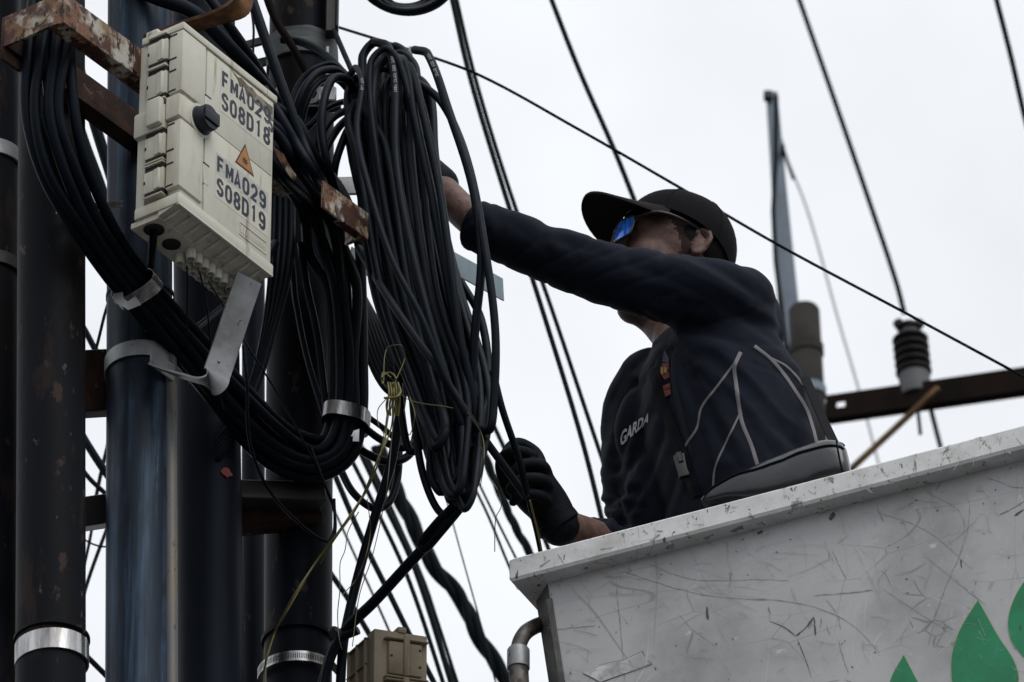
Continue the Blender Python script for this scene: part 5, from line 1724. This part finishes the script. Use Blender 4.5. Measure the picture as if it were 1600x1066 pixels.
# trunk, pelvis, legs under the clothes
for (px, py, Y, hw, hdp) in ((1180, 920, 12.47, 0.15, 0.10), (1162, 800, 12.47, 0.145, 0.10), (1140, 690, 12.48, 0.15, 0.105), (1118, 600, 12.49, 0.15, 0.10)):
    ell(body, at(px, py, Y), FL, FF, ZV, hw, hdp, 0.13)
limb(body, [shL.lerp(elL, 0.1), elL, wrL, at(684, 290, 12.48)], [0.042, 0.041, 0.036, 0.031], 16)
limb(body, [shR.lerp(elR, 0.05), elR], [0.042, 0.038], 16)
limb(body, [elR, cuR, wrR, at(862, 802, 12.33)], [0.040, 0.036, 0.031, 0.03], 16)
for s in (-1, 1):
    hj = hip + FL * (0.09 * s) - ZV * 0.02
    fo = Vector((hip.x, hip.y, floor_z)) + FL * (0.12 * s)
    kn_ = hj.lerp(fo, 0.5) + FF * 0.03
    limb(body, [hj, kn_, fo + ZV * 0.09], [0.085, 0.058, 0.042], 16)
    limb(body, [fo + ZV * 0.05 - FF * 0.05, fo + ZV * 0.045 + FF * 0.16], [0.042, 0.035], 12)
# knit the hips to the trunk
limb(body, [at(1180, 960, 12.47) - FL * 0.08, at(1180, 960, 12.47) + FL * 0.08], [0.10, 0.10], 16)
bm_body = blob(body, 0.0048, 3)
for i_, f_ in enumerate(bm_body.f):          # cropped sideburn in front of the ear
    q_ = (sum((bm_body.v[k] for k in f_), Vector()) / len(f_) - HC) / HS
    cf_, cl_, cu_ = q_.dot(HFd), abs(q_.dot(HL)), q_.dot(HU)
    if cl_ < 0.05 or cl_ > 0.0815 or cu_ < -0.030:
        continue
    nz_ = 0.006 * noise.noise(q_ * 160) + 0.004 * noise.noise(q_ * 420)
    front = 0.008 + max(0.0, cu_ + 0.012) * 0.75
    if -0.010 < cf_ + nz_ < front or (cf_ < 0.0 and cu_ + nz_ > 0.036):
        bm_body.m[i_] = 1
body_o = bm_body.build("body", ["skin", "stubble"], worker, angle=180)

# trousers
tr = MB()
for s in (-1, 1):
    hj = hip + FL * (0.09 * s) - ZV * 0.02
    fo = Vector((hip.x, hip.y, floor_z)) + FL * (0.12 * s)
    kn_ = hj.lerp(fo, 0.5) + FF * 0.03
    limb(tr, [hj, kn_, fo + ZV * 0.07], [0.10, 0.08, 0.07], 16)
limb(tr, [hip - FL * 0.08, hip + FL * 0.08], [0.125, 0.125], 16)
blob(tr, 0.012, 3).build("trousers", "trouser", worker, angle=180)

# ---- jersey
sh = MB()
RG = [(1188, 985, 12.47, 0.180, 0.130), (1182, 925, 12.47, 0.180, 0.132), (1172, 850, 12.47, 0.178, 0.134), (1160, 765, 12.47, 0.178, 0.138), (1144, 690, 12.48, 0.182, 0.142), (1126, 620, 12.49, 0.186, 0.140),
      (1112, 575, 12.50, 0.175, 0.122), (1098, 546, 12.51, 0.130, 0.088), (1082, 528, 12.53, 0.07, 0.062)]
n = 36
vs, fs = [], []
for (px, py, Y, hw, hdp) in RG:
    c = at(px, py, Y)
    for k in range(n):
        a = 2 * math.pi * k / n
        ca_, sa_ = math.cos(a), math.sin(a)
        vs.append(c + FL * (math.copysign(abs(ca_) ** 0.85, ca_) * hw) + FF * (math.copysign(abs(sa_) ** 0.85, sa_) * hdp))
for i in range(len(RG) - 1):
    for k in range(n):
        fs.append((i * n + k, i * n + (k + 1) % n, (i + 1) * n + (k + 1) % n, (i + 1) * n + k))
fs.append(tuple(range(n - 1, -1, -1))); fs.append(tuple((len(RG) - 1) * n + k for k in range(n)))
sh.add(vs, fs)
limb(sh, [at(1150, 512, 12.42), at(1128, 474, 12.37), at(1050, 452, 12.36), at(945, 427, 12.36), at(850, 394, 12.38), at(748, 354, 12.42)], [0.086, 0.082, 0.074, 0.064, 0.058, 0.054], 22)
ell(sh, at(1160, 478, 12.40), RX, Vector((0, 1, 0)), ZV, 0.070, 0.085, 0.075)
ell(sh, at(1172, 515, 12.47), RX, Vector((0, 1, 0)), ZV, 0.070, 0.09, 0.10)
ell(sh, at(1012, 690, 12.60), RX, Vector((0, 1, 0)), ZV, 0.065, 0.06, 0.13)
ell(sh, at(1030, 790, 12.57), RX, Vector((0, 1, 0)), ZV, 0.07, 0.06, 0.12)
limb(sh, [at(1020, 600, 12.64), at(992, 640, 12.69), at(986, 740, 12.68), at(1002, 880, 12.62)], [0.075, 0.066, 0.060, 0.058], 20)
limb(sh, [at(1002, 880, 12.62), at(962, 858, 12.52), at(934, 842, 12.45)], [0.058, 0.050, 0.046], 20)
# stand-up collar
limb(sh, [at(1068, 548, 12.55), at(1066, 570, 12.55)], [0.060, 0.072], 20)
ell(sh, at(1036, 590, 12.58), RX, Vector((0, 1, 0)), ZV, 0.05, 0.05, 0.04)
limb(sh, [at(1050, 590, 12.58), at(1000, 632, 12.68)], [0.05, 0.06], 16)
shirt = blob(sh, 0.0065, 14)
# cut the cuff open at the left wrist: flatten the end so that it reads as a sleeve mouth
cax = (at(700, 330, 12.45) - at(850, 394, 12.38)).normalized()
cend = at(744, 352, 12.42)
for i, v in enumerate(shirt.v):
    d_ = (v - cend).dot(cax)
    if d_ > 0 and (v - cend).length < 0.10:
        shirt.v[i] = v - cax * d_
# cloth folds: ridges pressed along pulled lines
FOLDS = [  # pixel polyline, amplitude m, width px
    ([(935, 385), (918, 415), (912, 450)], 0.004, 9), ([(1000, 398), (1060, 420), (1130, 455), (1200, 495), (1240, 540)], 0.006, 12),
    ([(1050, 402), (1100, 425), (1160, 462)], 0.005, 9), ([(1085, 398), (1130, 420), (1180, 455)], -0.004, 8), ([(960, 470), (1020, 480), (1090, 500)], 0.004, 12),
    ([(1045, 540), (1080, 590), (1110, 640), (1130, 700)], -0.006, 14), ([(1060, 520), (1120, 545), (1170, 590), (1220, 650), (1280, 690)], 0.007, 13),
    ([(1080, 510), (1140, 525), (1200, 560), (1250, 620)], -0.006, 12), ([(1100, 570), (1150, 610), (1200, 670), (1240, 720)], 0.006, 11),
    ([(1090, 600), (1130, 660), (1170, 720)], 0.005, 10), ([(1055, 560), (1066, 620), (1082, 690), (1090, 760)], 0.007, 10),
    ([(990, 590), (968, 640), (955, 700)], 0.005, 9), ([(1010, 600), (985, 660), (962, 730), (960, 790)], -0.006, 10), ([(1025, 660), (1005, 720), (975, 780), (955, 815)], 0.006, 9),
    ([(1040, 700), (1020, 760), (990, 812)], 0.005, 8), ([(1060, 730), (1045, 780), (1030, 810)], -0.005, 8), ([(942, 765), (965, 772), (995, 768)], -0.008, 8),
    ([(945, 800), (965, 806), (990, 800)], 0.006, 7), ([(940, 740), (958, 748), (980, 742)], 0.006, 8), ([(800, 330), (850, 362), (880, 400)], 0.003, 10),
    ([(760, 330), (770, 360), (765, 390)], 0.003, 8), ([(860, 360), (905, 372), (950, 384)], 0.004, 8), ([(1225, 470), (1240, 520), (1252, 580)], 0.004, 10)]
ns = vnormals(shirt)
for i, v in enumerate(shirt.v):
    nrm = ns[i]
    if nrm.dot(FW) > 0.35:
        continue
    x, y = proj(v)
    disp = 0.0016 * noise.noise(v * 14) + 0.0008 * noise.noise(v * 40)
    # pull creases radiating from the armpit, bunched creases in the bent sleeve
    dx_, dy_ = x - 1050, y - 520
    rr_ = math.hypot(dx_, dy_)
    an_ = math.atan2(dy_, dx_)
    if y > 470 and x > 985:
        q_ = abs(math.sin(an_ * 9.0 + 2.2 * noise.noise(Vector((an_ * 2.5, rr_ * 0.006, 1.3)))))
        disp -= 0.0052 * (1 - q_) ** 3 * min(1, rr_ / 60) * math.exp(-rr_ / 190)
    if x < 1010 and y > 600:
        q_ = abs(math.sin(y * 0.085 + x * 0.03 + 2.4 * noise.noise(Vector((x * 0.012, y * 0.012, 5.1)))))
        disp -= 0.0042 * (1 - q_) ** 3 * min(1, max(0, (y - 640) / 120))
    if x < 1060 and y < 500:
        q_ = abs(math.sin(x * 0.045 + y * 0.06 + 2.6 * noise.noise(Vector((x * 0.008, y * 0.012, 9.1)))))
        disp -= 0.0030 * (1 - q_) ** 3
    for pl_, amp, w in FOLDS:
        best = 1e9
        for j in range(len(pl_) - 1):
            ax_, ay_ = pl_[j]; bx_, by_ = pl_[j + 1]
            dx, dy = bx_ - ax_, by_ - ay_
            t = max(0, min(1, ((x - ax_) * dx + (y - ay_) * dy) / (dx * dx + dy * dy)))
            q = (x - ax_ - dx * t) ** 2 + (y - ay_ - dy * t) ** 2
            if q < best:
                best = q
                tt = (j + t) / (len(pl_) - 1)
        if best < (3.2 * w) ** 2:
            s = math.sqrt(best) / w
            disp += amp * math.exp(-1.3 * s) * math.sin(math.pi * min(1, max(0, 0.12 + 0.76 * tt))) - amp * 0.45 * math.exp(-(s - 1.7) ** 2 * 2)
    shirt.v[i] = v + nrm * disp
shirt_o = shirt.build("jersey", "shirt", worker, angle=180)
bvh = BVHTree.FromPolygons(shirt.v, shirt.f)


def hit(px, py, d=0.002):
    dr = ray(px, py).normalized()
    loc, nrm, idx, dist = bvh.ray_cast(CAM, dr)
    if loc is None:
        return None
    if nrm.dot(dr) > 0:
        nrm = -nrm
    return loc + nrm * d


def ribbon_on(pts, w, name, mat, parent, d=0.0015, n=8, thick=0.0):
    C = crom([Vector((x, y, 0)) for x, y in pts], n)
    W = w if isinstance(w, list) else [w] * len(C)
    vs, fs = [], []
    last = None
    for i, p in enumerate(C):
        a = C[max(0, i - 1)]; b = C[min(len(C) - 1, i + 1)]
        t = (b - a).normalized()
        nn = Vector((-t.y, t.x, 0))
        row = []
        for s in (-1, -0.33, 0.33, 1):
            q = hit(p.x + nn.x * w / 2 * s, p.y + nn.y * w / 2 * s, d if abs(s) < 0.5 else d * 0.6)
            if q is None or (last is not None and (q - last).length > 0.08):
                q = None
            row.append(q)
        if any(r_ is None for r_ in row):
            continue
        last = row[1]
        vs += row
    k = len(vs) // 4
    for i in range(k - 1):
        for j in range(3):
            fs.append((i * 4 + j, i * 4 + j + 1, i * 4 + 5 + j, i * 4 + 4 + j))
    if fs:
        return MB().add(vs, fs).build(name, mat, parent)


for pts, w in (([(1157, 551), (1148, 573), (1150, 598), (1155, 635), (1160, 662), (1174, 696), (1185, 733)], 6.0),
               ([(1147, 569), (1120, 605), (1096, 638), (1089, 669), (1072, 696), (1069, 708)], 3.6),
               ([(1155, 649), (1136, 689), (1118, 730), (1114, 768)], 3.2),
               ([(1179, 541), (1204, 561), (1224, 584), (1242, 610), (1258, 636), (1268, 662), (1276, 694)], 5.0),
               ([(1204, 560), (1226, 571), (1244, 588), (1254, 602)], 3.2)):
    ribbon_on(pts, w, "piping", "stripe_grey", shirt_o)
# chest lettering
vs, fs = text_geo("GARDA", 1.0, 1.0, 0.03, shear=0.25)
x0, x1 = min(v[0] for v in vs), max(v[0] for v in vs)
y1 = max(v[1] for v in vs)
tm = MB()
tv = []
for (x, y) in vs:
    u_, v_ = (x - x0) / (x1 - x0), y / y1
    px = 971 + 43 * u_ + (-1 + 3 * u_) * v_
    py = 697 - 38 * u_ - (21 - 6 * u_) * v_
    tv.append(hit(px, py, 0.002) or at(px, py, 12.6))
tm.add(tv, fs)
tm.build("chest_lettering", "print_white", shirt_o, smooth=False)
# club badge seen beside the strap
for pts, mat in (([(1039, 548), (1046, 560), (1046, 568), (1036, 566)], "print_navy"), ([(1036, 569), (1046, 568), (1047, 590), (1040, 594), (1034, 586)], "print_red"),
                 ([(1034, 574), (1038, 576), (1038, 586), (1034, 584)], "print_gold"), ([(1040, 574), (1044, 576), (1043, 584), (1039, 582)], "print_gold"),
                 ([(1035, 604), (1048, 599), (1049, 606), (1037, 611)], "print_red"), ([(1038, 611), (1049, 608), (1050, 616), (1041, 621)], "print_red")):
    P = [hit(x, y, 0.0022 if mat != "print_gold" else 0.003) for x, y in pts]
    if all(p is not None for p in P):
        MB().add(P, [tuple(range(len(P)))]).build("badge", mat, shirt_o, smooth=False)
# collar flap
cf = MB()
cp_ = [at(985, 583, 12.62), at(996, 572, 12.60), at(1012, 556, 12.58), at(1022, 540, 12.55), at(1030, 560, 12.53), at(1018, 580, 12.55), at(1002, 588, 12.58)]
cf.prism(cp_, Vector((0.3, 0.9, -0.1)), 0.006)
cf.build("collar", "shirt", worker)

# ---- cap
cap = MB()
nu, nv = 48, 14


def cap_pt(az, v, k=1.0):
    """az 0 = front; v 0 = lower edge, 1 = crown"""
    c = math.cos(az)
    zlow = 0.052 - 0.016 * (1 - c) / 2 * 2 - 0.028 * ((1 - c) / 2) ** 2
    zc = 0.028
    ztop = 0.106
    th = math.asin(max(-0.9, min(0.99, (zlow - zc) / ztop)))
    e_ = th + (math.pi / 2 - th) * v
    ce = math.cos(e_) ** 0.86 if math.cos(e_) > 0 else 0
    rf = 0.116 if c > 0 else 0.106
    return hd((rf * c * ce - 0.002) * k, 0.094 * math.sin(az) * ce * k, zc + (ztop * math.sin(e_)) * k + 0.006 * max(0, c) * math.sin(2 * e_) * 0.8)


vs, fs = [], []
for k_ in (1.0, 0.972):
    for i in range(nv + 1):
        for k in range(nu):
            vs.append(cap_pt(2 * math.pi * k / nu, i / nv * 0.985, k_))
half = (nv + 1) * nu
for s in (0, 1):
    for i in range(nv):
        for k in range(nu):
            a_, b_ = s * half + i * nu + k, s * half + i * nu + (k + 1) % nu
            fs.append((a_, b_, b_ + nu, a_ + nu))
    fs.append(tuple(s * half + nv * nu + k for k in range(nu)))
for k in range(nu):
    fs.append((k, (k + 1) % nu, half + (k + 1) % nu, half + k))
cap.add(vs, fs)
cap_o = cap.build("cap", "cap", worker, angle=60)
bt = hd(-0.002, 0, 0.134)
MB().lathe(bt, HU, [(0.007, -0.002), (0.007, 0.002), (0.003, 0.004)], 12).build("cap_button", "cap", cap_o)
for k in range(3):                     # stitched seams
    az = math.pi / 3 * k
    P = [cap_pt(az, v / 12 * 0.985, 1.004) for v in range(13)] + [cap_pt(az + math.pi, v / 12 * 0.985, 1.004) for v in range(12, -1, -1)]
    MB().tube(P, 0.0011, 6).build("cap_seam", "cap", cap_o)
# brim
br = []
ns_, nt_ = 24, 12
vs, fs = [], []
for lay in (0, 1):
    for j in range(nt_ + 1):
        t = j / nt_
        for i in range(ns_ + 1):
            s = -1 + 2 * i / ns_
            az = s * R(66)
            f0 = 0.112 * math.cos(az); l0 = 0.090 * math.sin(az)
            ext = 0.080 * math.sqrt(max(0.0, 1 - abs(s) ** 2.6)) + 0.002
            f = f0 + ext * t
            l = l0 * (1 + 0.04 * t)
            u = 0.060 - 0.043 * abs(l / 0.09) ** 2.0 * (0.35 + 0.65 * t) + 0.005 * t + (0.0 if lay == 0 else -0.0045)
            vs.append(hd(f, l, u))
w_ = ns_ + 1
hb = (nt_ + 1) * w_
for lay in (0, 1):
    for j in range(nt_):
        for i in range(ns_):
            a_ = lay * hb + j * w_ + i
            fs.append((a_, a_ + 1, a_ + w_ + 1, a_ + w_))
for i in range(ns_):
    fs.append((nt_ * w_ + i, nt_ * w_ + i + 1, hb + nt_ * w_ + i + 1, hb + nt_ * w_ + i))
    fs.append((i, i + 1, hb + i + 1, hb + i))
MB().add(vs, fs).build("brim", "cap_brim", cap_o, angle=60)
# short hair below the cap
hr = MB()
ell(hr, hd(-0.022, 0, 0.020), HFd, HL, HU, 0.084 * HS, 0.0808 * HS, 0.056 * HS, 32, 20)
hair = hr.build("hair", "hair", worker)

# ---- sunglasses
gl = MB()


def gp(az, z, r=0.100):
    return hd(0.022 + r * math.cos(az), r * 0.88 * math.sin(az), 0.002 + z)


for s in (-1, 1):
    ed = []
    prof = [(0.06, 0.014), (0.10, 0.020), (0.36, 0.022), (0.62, 0.020), (0.66, 0.013), (0.65, -0.012), (0.60, -0.022), (0.42, -0.026), (0.22, -0.023), (0.09, -0.010)]
    P = [Vector((a_, z_, 0)) for a_, z_ in prof]
    C = crom(P, 5, True)
    cen = gp(s * 0.36, -0.001, 0.101)
    rim_ = [gp(s * q.x, q.y) for q in C]
    lm = MB()
    nC = len(C)
    vs = [cen]
    fs = []
    for rr in (0.35, 0.7, 1.0):
        for q in C:
            vs.append(gp(s * (0.36 + (q.x - 0.36) * rr), -0.001 + (q.y + 0.001) * rr, 0.1005))
    for k in range(nC):
        fs.append((0, 1 + k, 1 + (k + 1) % nC))
        for rr in range(2):
            fs.append((1 + rr * nC + k, 1 + (rr + 1) * nC + k, 1 + (rr + 1) * nC + (k + 1) % nC, 1 + rr * nC + (k + 1) % nC))
    lm.add(vs, fs)
    gl.tube(rim_, 0.0024, 8, closed=True)
    ear = hd(-0.016, s * 0.082, 0.020)
    gl.tube(crom([gp(s * 0.65, 0.016), hd(0.075, s * 0.082, 0.022), hd(0.050, s * 0.089, 0.024), hd(0.02, s * 0.087, 0.024), ear, hd(-0.034, s * 0.080, 0.006)], 5), [0.0034] * 26, 8)
    if s == -1:
        glo = None
        lens_r = lm
    else:
        lens_l = lm
gl.tube(crom([gp(-0.11, 0.010), gp(0, 0.014), gp(0.11, 0.010)], 4), 0.0024, 8)
glo = gl.build("sunglasses", "frame_black", worker)
lens_l.build("lens", "lens_blue", glo)
lens_r.build("lens", "lens_blue", glo)

# ---- gloves
gv = MB()
Y0 = 12.31
limb(gv, [at(874, 822, 12.345), at(856, 790, 12.33), at(836, 766, Y0), at(822, 742, Y0)], [0.040, 0.043, 0.046, 0.040], 18)
ell(gv, at(838, 752, Y0 + 0.005), RX, Vector((0, 1, 0)), ZV, 0.034, 0.030, 0.050)
ell(gv, at(803, 752, Y0 - 0.005), RX, Vector((0, 1, 0)), ZV, 0.028, 0.026, 0.045)
for ch_, r in (([(848, 736, 12.32), (836, 708, 12.335), (812, 693, 12.335), (796, 700, 12.31), (786, 718, 12.29)], [0.0135, 0.0130, 0.0120, 0.011, 0.010]),
               ([(856, 748, 12.30), (846, 728, 12.262), (816, 727, 12.248), (800, 742, 12.255)], [0.0135, 0.013, 0.0122, 0.011]),
               ([(858, 766, 12.295), (846, 750, 12.252), (814, 750, 12.240), (798, 764, 12.25)], [0.013, 0.0128, 0.012, 0.0108]),
               ([(855, 786, 12.30), (842, 774, 12.262), (814, 773, 12.250), (802, 784, 12.26)], [0.012, 0.0115, 0.0105, 0.0095]),
               ([(792, 752, 12.30), (786, 722, 12.28), (800, 708, 12.262), (820, 708, 12.258), (832, 712, 12.262)], [0.018, 0.016, 0.0145, 0.013, 0.011])):
    limb(gv, [at(*c_) for c_ in ch_], r, 12, 5)
glove = blob(gv, 0.0035, 2)
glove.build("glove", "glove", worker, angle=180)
cfv = MB()
c_ = at(872, 819, 12.343); t_ = (at(874, 822, 12.345) - at(836, 766, Y0)).normalized()
cfv.lathe(c_, t_, [(0.036, -0.012), (0.0435, -0.010), (0.0445, 0.004), (0.040, 0.008), (0.034, 0.006)], 24)
cfv.build("glove_cuff", "glove", worker)
gv = MB()
limb(gv, [at(690, 288, 12.48), at(664, 270, 12.50)], [0.036, 0.040], 16)
for k in range(4):
    o = Vector((0, 0.018 * (k - 1.5) + 0.01, -0.012 * (k - 1.5)))
    limb(gv, [at(660, 268, 12.50) + o, at(628, 262, 12.48) + o * 1.2, at(616, 286, 12.45) + o * 1.2, at(630, 306, 12.44) + o * 1.1], [0.013, 0.012, 0.011, 0.010], 10, 4)
limb(gv, [at(690, 300, 12.46), at(668, 318, 12.44), at(645, 316, 12.43)], [0.016, 0.014, 0.012], 10, 4)
blob(gv, 0.004, 2).build("glove", "glove", worker, angle=180)
# ================================================================== waist bag with strap
bag = empty("waist_bag", at(1215, 760, 12.11), "glossy dark waist bag slung at the worker's side, resting on the bucket rim", "bag")
bg = MB()
A, B = at(1098, 786, 12.17), at(1326, 722, 12.09)
axb = (B - A).normalized()
dB = Vector((axb.y, -axb.x, 0)).normalized()
if dB.y > 0:
    dB = -dB
uB = dB.cross(axb)
if uB.z < 0:
    uB = -uB
prof = [(0.0, 0.006, 0.010), (0.05, 0.014, 0.018), (0.15, 0.024, 0.026), (0.3, 0.038, 0.032), (0.5, 0.049, 0.036), (0.7, 0.054, 0.037), (0.85, 0.053, 0.034), (0.95, 0.046, 0.028), (0.985, 0.038, 0.022), (1.0, 0.028, 0.014)]
PR = crom([Vector(p) for p in prof], 4)
n = 28
vs, fs = [], []
Lb = (B - A).length
for q in PR:
    c = A + axb * (Lb * q.x) + uB * (0.004 * math.sin(q.x * 9))
    for k in range(n):
        a = 2 * math.pi * k / n
        ca_, sa_ = math.cos(a), math.sin(a)
        wr = 1 + 0.09 * noise.noise(Vector((q.x * 7, ca_ * 1.5, sa_ * 1.5)))
        vs.append(c + dB * (math.copysign(abs(ca_) ** 0.8, ca_) * q.z * wr) + uB * (math.copysign(abs(sa_) ** 0.9, sa_) * q.y * wr))
for i in range(len(PR) - 1):
    for k in range(n):
        fs.append((i * n + k, i * n + (k + 1) % n, (i + 1) * n + (k + 1) % n, (i + 1) * n + k))
fs.append(tuple(range(n - 1, -1, -1))); fs.append(tuple((len(PR) - 1) * n + k for k in range(n)))
bg.add(vs, fs)
bag_o = bg.build("pouch", "leather", bag, angle=60)
for kk, nm in ((int(n * 0.25), "zip_piping"), (int(n * 0.10), "piping")):
    P = [vs[i * n + kk] + (dB * 0.001 + uB * 0.001) for i in range(2, len(PR) - 2)]
    MB().tube(P, 0.0022, 6).build(nm, "webbing", bag_o)
# gusset seam at the right end
i_ = int(len(PR) * 0.80)
P = [vs[i_ * n + k] + (vs[i_ * n + k] - (A + axb * (Lb * PR[i_].x))).normalized() * 0.001 for k in range(n)]
MB().tube(P, 0.0018, 6, closed=True).build("gusset_seam", "webbing", bag_o)
rb = ribbon_on([(1022, 575), (1026, 592), (1034, 628), (1052, 672), (1068, 710), (1078, 745), (1090, 776)], 17, "strap", "webbing", bag, 0.004)
MB().strip([at(1258, 590, 12.40), at(1272, 622, 12.30), at(1288, 660, 12.20), at(1306, 698, 12.10)], [RX] * 4, 0.018, 0.003).build("strap", "webbing", bag)
bk = hit(1072, 728, 0.008)
bu = (hit(1066, 705, 0.008) - hit(1080, 750, 0.008)).normalized()
bs_ = bu.cross(FW).normalized()
bn = bs_.cross(bu).normalized()
if bn.dot(FW) > 0:
    bn = -bn
bkl = MB().box(bk, bs_, bn, bu, (-0.012, 0.012), (-0.004, 0.006), (-0.032, 0.028), 0.003, 2)
buckle = bkl.build("buckle", "frame_black", bag, angle=50)
MB().box(bk, bs_, bn, bu, (-0.005, 0.005), (0.0055, 0.009), (0.004, 0.03), 0.001).build("buckle_tongue", "frame_black", buckle)
